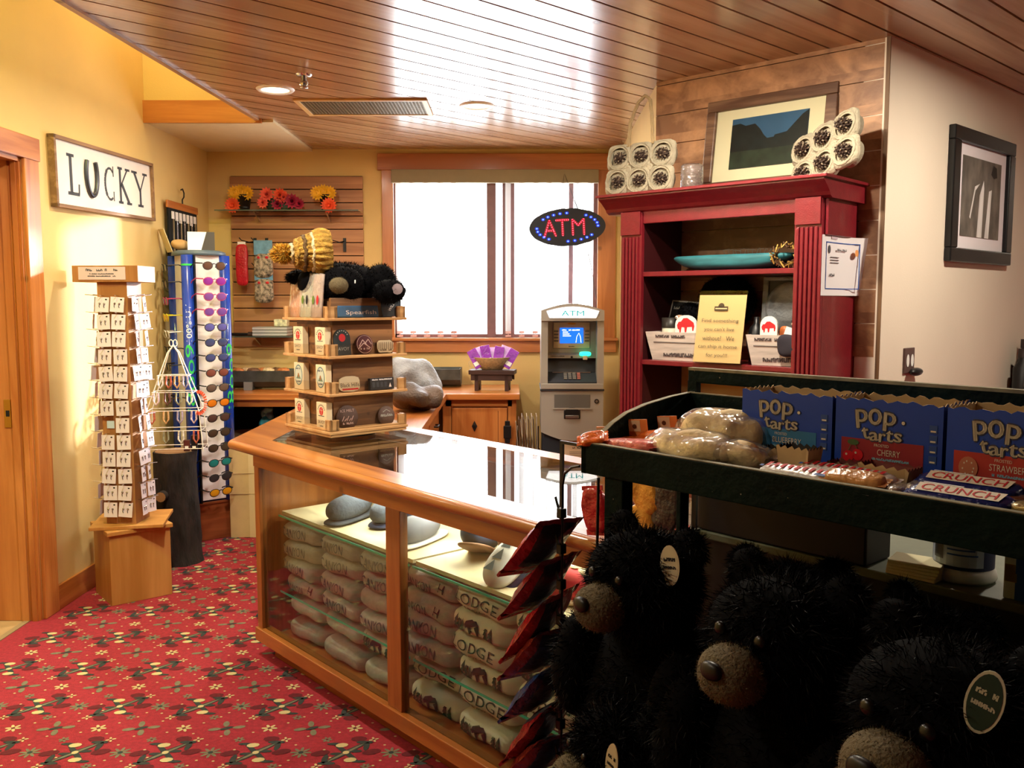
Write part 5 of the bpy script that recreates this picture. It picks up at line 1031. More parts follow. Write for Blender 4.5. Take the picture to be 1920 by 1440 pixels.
for x in (-.012, .012): q.lathe([(.005, -.001), (.006, -.004), (.0, -.006)], chrome, (x, 0, -.035), 8, 'y'); q.tube([(x, -.003, -.038), (x - .002, -.004, -.048), (x + .001, -.003, -.055)], .0016, M('dark_bead', '#4a4450', .3, .4), 5)
q.build('earrings', e2)
first = [True]; rnd = random.Random(5)
def ecard(loc, rz, lab, ry=0):
    if first[0]: first[0] = False; e2.location = loc; e2.rotation_euler = (R(-4), ry, rz); e2['label'] = lab; e2['group'] = 'earring cards on the tower'
    else: dup(e2, loc, (R(-4), ry, rz), lab, 'earring cards on the tower')
for k, z in enumerate(rows):
    for x, sd in ((.035, 'left'), (.117, 'right')):
        if k == 7 and sd == 'left': continue
        ecard(TW.w(x, -.012 - .006 * rnd.random(), z + .002), TW.a + R(rnd.uniform(-5, 5)), 'white earring card on the tower front, %s column, %s row from the top' % (sd, ORD[k]), R(rnd.uniform(-5, 5)))
    for x, sd in ((.045, 'nearer'), (.118, 'farther')): ecard(TW.w(.178 + .02 * rnd.random(), x, z + .004), TW.a + R(90 + rnd.uniform(-18, 18)), 'earring card on the tower\'s window side, %s column, %s row from the top' % (sd, ORD[k]), R(rnd.uniform(-6, 6)))
    ecard(TW.w(-.022 - .03 * rnd.random(), .05, z + .004), TW.a - R(90 + rnd.uniform(-30, 10)), 'earring card on the tower\'s wall side, %s row from the top' % ORD[k], R(rnd.uniform(-6, 6)))
t = thing('price_card', 'small blue white card on the bare tower wood among the earring cards', 'card', TW.w(.045, -.003, rows[7] - .035), TW.a); q = MB(); q.box(-.02, .02, -.001, 0, -.02, .02, M('pale_blue_card', '#c4dcea', .6)); q.build('card', t)
# stump
t = thing('tree_stump', 'dark bark covered tree stump standing on the carpet behind the earring tower', 'stump', (-2.06, 5.42, 0)); bark = M('dark_bark', '#26201e', .95, var=.6, scale=18, bump=1, bscale=50, stretch=(1, 1, .35))
q = MB(); vs = []; fs = []; na = 40; nz = 20
for j in range(nz + 1):
    z = .69 * j / nz
    for i in range(na):
        a = 2 * math.pi * i / na; p = Vector((math.cos(a), math.sin(a), z * 1.2)); r_ = .128 + .014 * noise.noise(p * 2.2) + .006 * noise.noise(p * 9) + .018 * max(0, 1 - z / .12) ** 2; vs.append((r_ * math.cos(a), r_ * math.sin(a), z))
for j in range(nz):
    for i in range(na): fs.append((j * na + i, j * na + (i + 1) % na, (j + 1) * na + (i + 1) % na, (j + 1) * na + i))
q.add(vs, fs, bark, True); q.add(vs[-na:], [tuple(range(na))], bark); q.build('trunk', t)
q = MB(); q.lathe([(0, 0), (.118, 0)], wood('stump_top', '#b89468', '#8a6440', (1, 0, 0), 2, .7), (0, 0, .6915), 30); q.build('cut_top', t)
q = MB(); q.lathe([(0, -.05), (.03, -.05), (.032, 0), (0, 0)], bark, (0, 0, 0), 12, 'y'); q.lathe([(0, -.001), (.03, 0)], M('stub_tan', '#9a7448', .8), (0, -.052, 0), 12, 'y'); q.build('branch_stub', t, (-.03, -.125, .44))
JR = Vector((-2.05, 5.42, .694))
t = thing('jewellery_rack', 'white wire tiered jewellery rack standing on the dark tree stump', 'rack', JR, R(10)); wr = M('white_wire', '#ece8e2', .4)
q = MB(); ap = (0, 0, .64)
for sx in (-1, 1):
    for sy in (-1, 1): q.tube([(sx * .17, sy * .09, .0), (sx * .15, sy * .085, .25), (sx * .03, sy * .02, .60), ap], .0035, wr, 6)
for z, w in ((.02, .17), (.13, .163), (.25, .15), (.36, .12), (.46, .09)): q.tube([(-w, -.085 * w / .17, z), (w, -.085 * w / .17, z), (w, .085 * w / .17, z), (-w, .085 * w / .17, z), (-w, -.085 * w / .17, z)], .0028, wr, 5)
for sx in (-1, 1): q.tube([(sx * .012 + .012 * math.cos(a), 0, .655 + .02 * math.sin(a)) for a in [2 * math.pi * i / 10 for i in range(11)]], .003, wr, 5)
q.build('wire_frame', t)
cols_j = ['#e6d8cc', '#b8604c', '#c9a06c', '#a8a0b8', '#d8c0c8', '#6a4440', '#8a8a70']
k = 0
for z, w in ((.46, .09), (.36, .12), (.25, .15), (.13, .163)):
    for i in range(4):
        x = -w * .8 + w * 1.6 * i / 3; m_ = M('bead_%d' % (k % 7), cols_j[k % 7], .35, var=.5, scale=70); q = MB()
        q.tube([(x - .012, -.5 * w - .004, z), (x - .015, -.5 * w - .008, z - .05), (x, -.5 * w - .01, z - .075), (x + .015, -.5 * w - .008, z - .05), (x + .012, -.5 * w - .004, z)], .006, m_, 6)
        tag(q.build('bracelet', None, JR, (0, 0, R(10))), 'beaded bracelet on the white jewellery rack, %s from left on %s rail from the top' % (ORD[i], ORD[(.46, .36, .25, .13).index(z)]), 'bracelet', 'bracelets on the jewellery rack'); k += 1
q = MB(); cr = M('coral_bead', '#e0583c', .35, var=.3, scale=60)
for i in range(16): a = R(-110 + i * 14); q.tube([(.155 + .03 * math.cos(a), -.10, .30 + .055 * math.sin(a)), (.155 + .048 * math.cos(a), -.10, .30 + .075 * math.sin(a))], .005, cr, 5)
tag(q.build('coral_necklace', None, JR, (0, 0, R(10))), 'spiky orange coral necklace on the right side of the jewellery rack', 'necklace')
for i, (x, c, lab) in enumerate(((.08, '#5a2a24', 'brown trinket box on the bottom of the jewellery rack'), (.125, '#14141c', 'black trinket box at the right end of the jewellery rack'))):
    q = MB(); q.box(-.018, .018, -.015, .015, .004, .07 + .03 * i, M('trinket_' + c[1:], c, .4), .003); q.box(-.01, .01, -.0165, -.015, .02, .035, white); tag(q.build('trinket_box', None, JR + Vector((x, -.045, 0)), (0, 0, R(10))), lab, 'box')
# ------------------------------------------------------------------ sunglasses spinner
SG = Fr(-2.107, 5.845, 40); bluec = M('spinner_blue', '#1c3fa8', .25, var=.25, scale=3, coat=.4); greenp = M('spinner_green', '#38d060', .4)
t = thing('sunglasses_stand', 'tall blue sunglasses spinner with white panels on a cherry base box', 'display stand', SG.w(0, 0), SG.a)
q = MB(); q.box(0, .27, 0, .27, 0, .245, wood('cherry_box', '#a8603a', '#7c4020', (1, 0, 0), 1, .4, 0, None, 0), .003); q.box(-.008, .278, -.008, .278, .245, .262, MATS['cherry_box'], .003); q.build('base_box', t)
W_ = .245
for (x, y) in ((0, 0), (W_, 0), (0, W_), (W_, W_)):
    q = MB(); q.lathe([(0, .262), (.038, .262), (.038, 1.90), (0, 1.90)], bluec, (x + .006, y + .006, 0), 24); q.build('corner_column', t)
q = MB(); q.box(.035, W_ - .03, -.006, 0, .275, 1.90, M('panel_white', '#e9e4ea', .6)); q.box(.0, .006, .03, W_, .275, 1.90, MATS['panel_white']); q.box(.02, W_, .004, W_ - .01, .262, 1.89, navy); q.build('panel', t)
q = MB(); q.box(.008, .016, -.010, .004, .262, 1.90, black); q.box(.036, .046, -.036, -.004, .262, 1.90, black); q.build('edge_strip', t)
q = MB(); q.lathe([(.0, 1.935), (.14, 1.935), (.17, 1.925), (.175, 1.90), (0, 1.90)], M('cap_smoke', '#5a6a78', .3), (.135, .135, 0), 28); q.build('cap', t)
q = MB()   # lettering wrapped on the near column, reading upwards
def wrapc(cx, cy, r, a0, z0): return lambda x, z: (cx + r * math.cos(a0 + x / r), cy + r * math.sin(a0 + x / r), z0 + z)
q.text('100% UV', .24, .034, M('print_bright', '#f4f8ff', .5), fn=lambda x, z: wrapc(.006, .006, .0388, R(-112), 1.46)(x, z), rot=R(90)); q.build('uv_lettering', t)
q = MB(); q.text('i8oo9', .44, .056, greenp, fn=lambda x, z: wrapc(.006, .006, .0388, R(-112), 1.10)(x, z), rot=R(90)); q.build('green_lettering', t)
q = MB(); q.text('i8oo9', .44, .056, greenp, fn=lambda x, z: wrapc(W_ + .006, .006, .0388, R(-70), 1.10)(x, z), rot=R(90)); q.build('green_lettering', t)
q = MB(); q.lathe([(.0392, 0), (.0392, .012)], greenp, (.006, .006, 1.83), 20); q.build('green_band', t)
q = MB(); q.box(-.085, .085, -.002, .002, 0, .12, M('header_silver', '#c8c8cc', .3, .3)); q.poly([(.0, -.003, .0), (.085, -.003, .0), (.085, -.003, .12), (.035, -.003, .12)], M('header_dark', '#3c3430', .5)); tag(q.build('header_card', None, SG.w(.12, .05, 1.937), (R(-8), 0, R(18))), 'slanted silver and brown header card on top of the sunglasses spinner', 'card')
q = MB(); q.blob((0, 0, .04), (.06, .05, .035), M('tan_bag', '#c09a68', .8), 2.2, 8, .01, 20); tag(q.build('paper_bag', None, SG.w(.03, .18, 1.935)), 'crumpled tan paper bag on top left of the sunglasses spinner', 'bag')
q = MB(); q.box(-.0, .004, -.05, .05, 0, .16, M('brochure', '#d8c8a0', .6)); tag(q.build('brochure', None, SG.w(-.02, .24, 1.925), (0, R(-20), SG.a)), 'thin leaflet leaning at the left of the spinner top', 'leaflet')
LC = ['#5a4038', '#8a2a9a', '#7a4a9a', '#70469a', '#5a5aa8', '#3c4a78', '#3a4a80', '#7a4840', '#6a5850', '#e08020', '#3a3e48', '#54403c', '#4c4034', '#4c4438', '#1f8a8a', '#34363c', '#e8a820', '#2c2e36']
LN = ['brown', 'magenta', 'violet', 'purple', 'periwinkle', 'steel blue', 'slate blue', 'copper brown', 'taupe', 'fiery orange', 'charcoal', 'dark brown', 'olive brown', 'smoky brown', 'teal mirror', 'graphite', 'yellow mirror', 'black']
LENS = [M('lens_%d' % i, c, .08, coat=.6) for i, c in enumerate(LC)]
def shades(i, fcol, loc, rz, lab, ry=0):
    t = thing('sunglasses', lab, 'sunglasses', loc, (R(8), ry, rz), 'sunglasses on the spinner'); t.scale = (1.35, 1.2, 1.45); q = MB()
    for s_ in (-1, 1):
        q.tube([(s_ * .034 + .026 * math.cos(a), -.001, .019 * math.sin(a) * (1 if math.sin(a) < 0 else .8)) for a in [2 * math.pi * k / 14 for k in range(15)]], .0024, fcol, 5)
        q.tube([(s_ * .060, 0, .008), (s_ * .068, .004, .008), (s_ * .070, .06, .004), (s_ * .066, .10, -.012), (s_ * .064, .115, -.03)], .0028, fcol, 5)
    q.tube([(-.01, 0, .006), (0, -.003, .009), (.01, 0, .006)], .0025, fcol, 5); q.build('frame', t)
    for s_ in (-1, 1):
        q = MB(); q.blob((s_ * .034, -.0015, -.001), (.0248, .0028, .0175), LENS[i], 2.2, 5); q.build('lens', t)
    return t
fb = [black, M('frame_pink', '#a83060', .3), M('frame_white', '#e4e4e8', .3), M('frame_brown', '#3a2418', .3)]
for k in range(16):
    z = 1.84 - .0985 * k; i = k if k < 10 else k + 1 if k < 13 else k + 1
    shades(min(i, 17), fb[1] if k in (1, 2, 3) else fb[0], SG.w(.125, -.145, z - .01), SG.a + R(10), '%s lens sunglasses on the spinner front, %s row from the top' % (LN[min(i, 17)], ORD[k]))
for k in range(9):
    z = 1.82 - .108 * k; i = (10, 17, 4, 16, 13, 17, 10, 8, 15)[k]
    shades(i, (fb[0], fb[0], fb[1], M('frame_yellow', '#c8c020', .3), fb[2], fb[0], fb[0], fb[0], fb[3])[k], SG.w(-.095, .14, z), SG.a - R(90) - R(8), '%s lens sunglasses on the spinner side by the wall, %s row from the top' % (LN[i], ORD[k]))
# ------------------------------------------------------------------ green snack cart
green = M('old_green_paint', '#081a17', .65, spec=.12, var=.5, scale=9, bump=.3, bscale=60); worn = M('worn_edge', '#8a8468', .7, var=.3, scale=40)
nt = green.node_tree; b_ = nt.nodes['Principled BSDF']; v = nt.nodes.new('ShaderNodeTexVoronoi'); v.inputs['Scale'].default_value = 38
tc = nt.nodes.new('ShaderNodeTexCoord'); rp = nt.nodes.new('ShaderNodeValToRGB'); rp.color_ramp.elements[0].position = .035; rp.color_ramp.elements[1].position = .06; rp.color_ramp.elements[0].color = (1, 1, 1, 1); rp.color_ramp.elements[1].color = (0, 0, 0, 1)
nn = nt.nodes.new('ShaderNodeTexNoise'); nn.inputs['Scale'].default_value = 7; mt = nt.nodes.new('ShaderNodeMath'); mt.operation = 'GREATER_THAN'; mt.inputs[1].default_value = .5; m2_ = nt.nodes.new('ShaderNodeMath'); m2_.operation = 'MULTIPLY'
mxc = nt.nodes.new('ShaderNodeMix'); mxc.data_type = 'RGBA'; L = nt.links.new
L(tc.outputs['Object'], v.inputs['Vector']); L(tc.outputs['Object'], nn.inputs['Vector']); L(v.outputs['Distance'], rp.inputs[0]); L(nn.outputs[0], mt.inputs[0]); L(rp.outputs[0], m2_.inputs[0]); L(mt.outputs[0], m2_.inputs[1]); L(m2_.outputs[0], mxc.inputs[0])
src = b_.inputs['Base Color'].links[0].from_socket; L(src, mxc.inputs[6]); mxc.inputs[7].default_value = lin('#9a937c'); L(mxc.outputs[2], b_.inputs['Base Color'])
t = thing('snack_cart', 'old dark green wooden snack cart with a raised tray of sweets', 'cart', CART.w(0, 0), CART.a)
TL = 1.35
q = MB(); q.box(0, TL, 0, .014, 1.272, 1.331, green, .002); q.box(0, TL, .001, .013, 1.331, 1.3325, worn); q.build('front_board', t)
q = MB(); q.box(.01, TL, .01, .33, 1.285, 1.312, green); q.build('tray_floor', t)
pf = [(.0, 1.272), (0, 1.332), (.03, 1.336), (.055, 1.347), (.08, 1.362), (.12, 1.378), (.18, 1.391), (.26, 1.401), (.335, 1.406), (.335, 1.272)]
q = MB(); q.prism(pf, 0, .012, green, 'x')
for i in range(1, 8): a, c = pf[i], pf[i + 1]; q.add([(0, a[0], a[1]), (.012, a[0], a[1]), (.012, c[0], c[1]), (0, c[0], c[1]), (0, a[0], a[1] + .0015), (.012, a[0], a[1] + .0015), (.012, c[0], c[1] + .0015), (0, c[0], c[1] + .0015)], [(4, 5, 6, 7), (0, 1, 5, 4), (3, 2, 6, 7), (0, 3, 7, 4), (1, 2, 6, 5)], worn)
q.build('side_board', t)
q = MB(); q.box(.01, TL, .32, .334, 1.272, 1.405, green); q.box(.01, TL, .321, .333, 1.405, 1.4065, worn); q.build('back_board', t)
q = MB(); q.box(-.008, TL, .335, .352, 1.426, 1.456, green, .003); q.box(-.007, TL, .3345, .3515, 1.4525, 1.4585, worn); q.build('top_rail', t)
q = MB(); q.box(-.008, .014, .335, .352, 1.25, 1.43, green); q.build('rail_post', t); q = MB(); q.box(1.2, 1.23, .335, .352, 1.25, 1.43, green); q.build('rail_post', t)
for (x, y) in ((.056, .005), (1.2, .005), (-.006, .30), (1.2, .30)):
    q = MB(); w = .045 if y < .1 else .012 if x < 0 else .04; q.box(x, x + w, y, y + .03, 0, 1.272, green, .002); q.build('leg', t)
q = MB(); q.box(-.02, TL, -.42, .33, .62, .65, green); q.build('bin_floor', t)
q = MB(); q.box(-.02, TL, -.435, -.42, .62, .74, green, .002); q.box(-.02, TL, .31, .33, .62, .72, green); q.build('bin_board', t)
# checkout counter behind the cart
t = thing('checkout_counter', 'dark fronted checkout counter with olive top behind the snack cart', 'counter', CART.w(0, 0), CART.a)
q = MB(); q.box(.0, 2.4, .375, .39, 0, 1.083, M('counter_front', '#100d10', .5, var=.2)); q.box(0, .015, .375, .95, 0, 1.083, MATS['counter_front']); q.build('front_panel', t)
q = MB(); q.box(-.006, 2.4, .362, .97, 1.083, 1.10, M('olive_laminate', '#5c6450', .5, var=.08, scale=40), .003); q.build('worktop', t)
t = thing('wipes_canister', 'white and navy wipes canister standing on the checkout counter', 'canister', CART.w(.535, .445, 1.101), CART.a)
q = MB(); q.lathe([(0, 0), (.052, 0), (.056, .006), (.054, .018), (.05, .022), (.05, .19), (.046, .2), (0, .2)], white, n=30); q.build('body', t)
q = MB(); q.lathe([(.0508, .024), (.0508, .18)], navy, n=30); q.build('sleeve', t)
q = MB()
def arcp(a0, a1, z0, z1, r, m, n=8):
    for i in range(n): u, w = R(a0 + (a1 - a0) * i / n), R(a0 + (a1 - a0) * (i + 1) / n); q.add([(r * math.cos(u), r * math.sin(u), z0), (r * math.cos(w), r * math.sin(w), z0), (r * math.cos(w), r * math.sin(w), z1), (r * math.cos(u), r * math.sin(u), z1)], [(0, 1, 2, 3)], m)
arcp(215, 330, .03, .17, .0512, M('label_paleblue', '#b8c6da', .5)); arcp(226, 252, .04, .12, .0515, M('barcode_grey', '#5c6068', .5))
for k in range(9): arcp(228 + 2.6 * k, 229 + 2.6 * k, .045, .115, .0518, black, 1)
for k in range(7): arcp(260, 318 - 6 * (k % 3), .05 + .009 * k, .053 + .009 * k, .0515, txtblue, 5)
q.build('label', t)
for k in range(5): tag(MB().box(-.045, .045, -.032, .032, 0, .0055, M('cream_pad', '#ece3b4', .7), .0015).build('note_pad', None, CART.w(.475, .395, 1.101 + .0058 * k), (0, 0, CART.a + R(3 * k))), 'cream coloured card in the stack on the counter edge, %s from the bottom' % ORD[k], 'card', 'cream cards on the counter')
t = thing('tissue_box', 'pale carton with a blue stripe at the right on the checkout counter', 'box', CART.w(.665, .41, 1.101), CART.a + R(5)); q = MB(); q.box(-.04, .10, -.03, .05, 0, .09, M('pale_carton', '#c8d0c4', .6), .002); q.build('carton', t)
q = MB(); q.box(-.022, -.005, -.0312, -.03, 0, .09, txtblue); scrib(q, -.031, .045, .014, .03, -.0314, M('gold_print', '#a08c40', .6)); q.box(.01, .09, -.0312, -.03, .055, .07, M('sky_print', '#7fa8d8', .6)); scrib(q, .05, .03, .07, .012, -.0314, txtblack); q.build('print', t)
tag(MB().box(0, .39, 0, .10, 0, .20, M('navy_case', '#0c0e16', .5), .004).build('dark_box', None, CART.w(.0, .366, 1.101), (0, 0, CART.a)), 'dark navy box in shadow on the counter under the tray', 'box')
q = MB()
for k in range(5): q.tube([(.02 * k * .4, 0, .004 + .003 * k), (.04 + .008 * k, .008 * k, .006), (.07 + .012 * k, .0, .004)], .0011, paper, 5)
tag(q.build('cable_bundle', None, CART.w(.02, .385, 1.101), (0, 0, CART.a)), 'bundle of thin pale cables at the left end of the checkout counter', 'cable')
q = MB(); q.tube([(.055 * math.cos(a), .055 * math.sin(a), .006) for a in [2 * math.pi * i / 20 for i in range(21)]], .005, chrome, 6); q.lathe([(0, .02), (.05, .004)], black, n=20); tag(q.build('small_dish', None, CART.w(.66, .53, 1.101)), 'black dish with a metallic rim behind the wipes canister', 'dish')
# boxes of toaster pastries
pblue = M('pastry_box_blue', '#1746b4', .5, var=.06); pdark = M('pastry_box_navy', '#122252', .5); pale = M('print_cream', '#e6dcc8', .6)
def pbox(x, w, flavour, bandc, lab, seed):
    t = thing('pastry_box', lab, 'box', CART.w(x, .165, 1.3125), CART.a + R((seed % 3) - 1), 'open boxes of toaster pastries'); h, d = .128, .10; rnd = random.Random(seed)
    q = MB(); n = 22
    def torn(p0, p1, m):
        top = [(p0[0] + (p1[0] - p0[0]) * i / n, p0[1] + (p1[1] - p0[1]) * i / n, h + .0025 * math.sin(i * 1.9 + seed) + rnd.uniform(-.001, .002)) for i in range(n + 1)]
        q.add([(p0[0], p0[1], 0), (p1[0], p1[1], 0)] + top[::-1], [tuple(range(n + 3))], m); return top
    e = .0018
    for p0, p1, q0, q1 in (((0, 0), (w, 0), (e, e), (w - e, e)), ((w, 0), (w, d), (w - e, e), (w - e, d - e)), ((w, d), (0, d), (w - e, d - e), (e, d - e)), ((0, d), (0, 0), (e, d - e), (e, e))):
        rs_ = rnd.getstate(); t1 = torn(p0, p1, pblue if p0 != (w, 0) else pdark); rnd.setstate(rs_); t2 = torn(q0, q1, kraft)
        k = len(t1); q.add(t1 + t2, [(i, i + 1, k + i + 1, k + i) for i in range(k - 1)], kraft)
    q.add([(0, 0, .0), (w, 0, 0), (w, d, 0), (0, d, 0)], [(0, 1, 2, 3)], kraft); q.build('carton', t)
    q = MB(); y = -.0006; q.box(.012, w - .028, y, 0, .018, .064, M('band_' + flavour.lower(), bandc, .5)); c = w * .46
    gw = M('logo_outline', '#3c3c50', .6)  # grey outline printed round the logo letters
    for col, dy, g in ((gw, -.0012, .0022), (pale, -.0018, 0)):
        for i, (ch, xx, zz, ww, hh, ro) in enumerate((('p', -.034, .097, .019, .030, .10), ('o', -.012, .102, .021, .026, 0), ('p', .012, .0955, .019, .030, -.05), ('t', -.027, .074, .011, .019, .25), ('a', -.013, .070, .014, .014, .1), ('r', .001, .069, .010, .014, 0), ('t', .013, .073, .011, .018, -.05), ('s', .026, .072, .012, .014, -.1))):
            for ox in ((-g, 0), (g, 0), (0, -g), (0, g)) if g else ((0, 0), (.0006, 0), (-.0006, 0)): q.text(ch, ww, hh, col, (c + xx + ox[0], dy - .00005 * i, zz + ox[1]), rot=ro)
        q.disc(c + .034, .096, .0028 + g * .4, .0028 + g * .4, dy, col, 10)
    q.text('FROSTED', .024, .0045, pale, (c + .0, -.0016, .056)); q.text(flavour, .010 * len(flavour) * .62, .010, pale, (c + .012, -.0016, .045)); scrib(q, c + .015, .034, .06, .004, -.0016, M('band_fine', '#c88a94' if flavour != 'BLUEBERRY' else '#8ac4dc', .6))
    for k in range(4): q.box(w - .020, w - .008, -.0010, 0, .085 - .016 * k, .097 - .016 * k, M('fact_blue', '#34549c', .6)); q.box(w - .018, w - .010, -.0014, 0, .0865 - .016 * k, .089 - .016 * k, pale)
    q.build('print', t)
    q = MB()
    if flavour == 'CHERRY':
        for dx, dz in ((.025, .033), (.041, .037)): q.disc(dx, dz, .0095, .0095, -.0018, M('cherry_red', '#d8182c', .4), 16); q.disc(dx - .003, dz + .003, .002, .002, -.0022, pale, 8)
        q.disc(.033, .057, .010, .005, -.0018, M('cherry_leaf', '#4c6a3c', .5), 10); q.seg(.025, .042, .031, .056, .001, -.002, M('cherry_leaf', '#4c6a3c', .5)); q.seg(.041, .046, .035, .056, .001, -.002, M('cherry_leaf', '#4c6a3c', .5))
    elif flavour == 'BLUEBERRY':
        for dx, dz in ((.026, .034), (.038, .030), (.033, .045)): q.disc(dx, dz, .0085, .0085, -.0018 - dx * .01, M('berry_blue', '#2c3c70', .4), 14)
    else:
        q.disc(.034, .040, .014, .017, -.0018, M('berry_pink', '#c87a5c', .5), 16)
        for k in range(8): q.disc(.034 + .008 * math.cos(k * 2.4), .040 + .010 * math.sin(k * 2.4), .0011, .0016, -.0022, pale, 6)
    q.build('fruit_print', t)
    for k in range(3): q = MB(); q.box(.012 + .05 * k, .05 + .05 * k, .02, .085, .01, .10 + .01 * (k % 2), M('silver_foil', '#b8b8bc', .25, .8, bump=.5)); q.build('foil_pack', t)
pbox(.247, .177, 'BLUEBERRY', '#2f7ab0', 'open blue box of blueberry toaster pastries with light blue band', 1)
pbox(.43, .175, 'CHERRY', '#9c2434', 'open blue box of cherry toaster pastries with dark red band', 2)
pbox(.612, .18, 'STRAWBERRY', '#c03a34', 'open blue box of strawberry toaster pastries at the right photo edge', 3)
def cup(x, y, w, h, lab, inner, rz=0):
    t = thing('torn_carton', lab, 'carton', CART.w(x, y, 1.3125), CART.a + R(rz)); q = MB(); n = 14; d = .04
    for (a, c, m, o) in (((-w / 2, 0), (w / 2, 0), kraft, 0), ((w / 2, 0), (w / 2, d), kraft, 0), ((w / 2, d), (-w / 2, d), inner, 0), ((-w / 2, d), (-w / 2, 0), kraft, 0)):
        for off, mm in ((0, m), (.0015, inner)):
            s = 1 - off * 20; bs = .8
            top = [((a[0] + (c[0] - a[0]) * i / n) * s, (a[1] + (c[1] - a[1]) * i / n - d / 2) * s + d / 2, h + .003 * math.sin(i * 2.1)) for i in range(n + 1)]
            q.add([(a[0] * bs * s, (a[1] - d / 2) * bs * s + d / 2, 0), (c[0] * bs * s, (c[1] - d / 2) * bs * s + d / 2, 0)] + top[::-1], [tuple(range(n + 3))], mm)
    q.build('carton', t); return t
cup(.405, .075, .062, .05, 'torn open kraft carton standing before the blueberry pastry box', M('carton_dark', '#2a2420', .8), -4)
cup(.345, .12, .06, .035, 'low torn carton with dark rim left of the kraft one', M('carton_dark', '#2a2420', .8), 8)
cup(.548, .095, .085, .036, 'torn open carton with red brown inside before the cherry box', M('carton_red', '#7a3a34', .8), -5)
cup(.475, .125, .07, .026, 'low torn carton half hidden behind the white wrapped bars', M('carton_red', '#7a3a34', .8), 4)
# sweets
def pack(loc, rot, L_, W, Hh, m, lab, deco=None, name='candy_bar', cat='sweet', grp=None):
    t = thing(name, lab, cat, loc, rot, grp); q = MB(); q.blob((0, 0, Hh / 2), (L_ / 2 - .006, W / 2, Hh / 2), m, 4, 8, .0012, 80)
    for s_ in (-1, 1): q.add([(s_ * (L_ / 2 - .012), -W * .42, Hh * .5), (s_ * (L_ / 2 - .012), W * .42, Hh * .5)] + [(s_ * (L_ / 2 + (.0015 if k % 2 else 0)), W * .45 - W * .9 * k / 8, Hh * .5) for k in range(9)], [tuple(range(11))], m)
    q.build('wrapper', t)
    if deco: q = MB(); deco(q); q.build('print', t)
    return t
def top(q, s, w, h, m, x, y, z, ro=0):
    v, f, ar = text2d(s); ca, sa = math.cos(ro), math.sin(ro); q.add([(x + a * w * ca - b2 * h * sa, y + a * w * sa + b2 * h * ca, z) for a, b2 in v], f, m)
wb = M('wrap_white', '#e8e4e0', .25, var=.05, bump=.3); nb_ = M('wrap_navy', '#1a2a6c', .25, bump=.3); cbm = M('wrap_brown', '#5a3420', .3, bump=.3); gb = M('wrap_gold', '#a89058', .3, .4, var=.4, bump=.4)
def d_crunch(q):
    q.add([(-.055, -.013, .0215), (.055, -.013, .0215), (.058, .013, .0215), (-.058, .013, .0215)], [(0, 1, 2, 3)], pale); top(q, 'CRUNCH', .10, .019, txtred, 0, 0, .022)
    q.add([(-.055, .016, .0205), (0, .016, .0205), (0, .019, .0202), (-.055, .019, .0202)], [(0, 1, 2, 3)], txtwhite)
for i, (x, y, lab) in enumerate(((.685, .042, 'navy chocolate bar with a white CRUNCH band, nearer the tray edge'), (.675, .098, 'navy chocolate bar with a white CRUNCH band, second from the tray edge'))): pack(CART.w(x, y, 1.320 + .008 * i), (R(15), 0, CART.a + R(1)), .15, .042, .021, nb_, lab, d_crunch, grp='bars reading CRUNCH')
pack(CART.w(.80, .05, 1.318), CART.a, .12, .045, .02, gb, 'gold and brown wrapped bar at the right edge of the tray', None)
pack(CART.w(.78, .10, 1.318), CART.a + R(8), .13, .045, .02, cbm, 'brown wrapped bar behind the gold one at the right edge of tray', None)
pack(CART.w(.70, .135, 1.3125), CART.a + R(4), .17, .04, .02, nb_, 'plain navy wrapped bar lying before the strawberry box')
def d_white(q): 
    for k in range(11): q.add([(-.07 + .0125 * k, -.006 + .004 * (k % 2), .0212), (-.0635 + .0125 * k, -.006, .0212), (-.0625 + .0125 * k, .011, .0212), (-.069 + .0125 * k, .009, .0212)], [(0, 1, 2, 3)], txtred)
    q.add([(.02, -.014, .0212), (.062, -.014, .0212), (.062, -.007, .0212), (.02, -.007, .0212)], [(0, 1, 2, 3)], txtblue); q.add([(-.078, -.01, .0212), (-.072, -.01, .0212), (-.072, -.003, .0212), (-.078, -.003, .0212)], [(0, 1, 2, 3)], txtblue)
for i, (x, y, r_, lab) in enumerate(((.455, .040, 0, 'white candy bar with red lettering, nearest the front board'), (.50, .078, -3, 'white candy bar with red lettering, behind the nearest one'), (.535, .038, 4, 'white and orange candy bar with blue strip at the torn carton'))): pack(CART.w(x, y, 1.318 + .004 * i), (R(14), 0, CART.a + R(r_)), .17 if i < 2 else .10, .036, .02, wb if i < 2 else M('wrap_peach', '#e0a468', .25, var=.4, bump=.4), lab, d_white if i < 2 else None, grp='white wrapped candy bars')
for i in range(3): pack(CART.w(.575 + .02 * i, .035 + .02 * i, 1.3145 + .004 * i), CART.a + R(70 + 15 * i), .07, .03, .015, M('wrap_silver', '#c4bcb0', .2, .6, var=.3, bump=.6), 'small silver wrapped sweet between the white bars and chocolate bars, %s from the tray edge' % ORD[i], grp='small silver sweets')
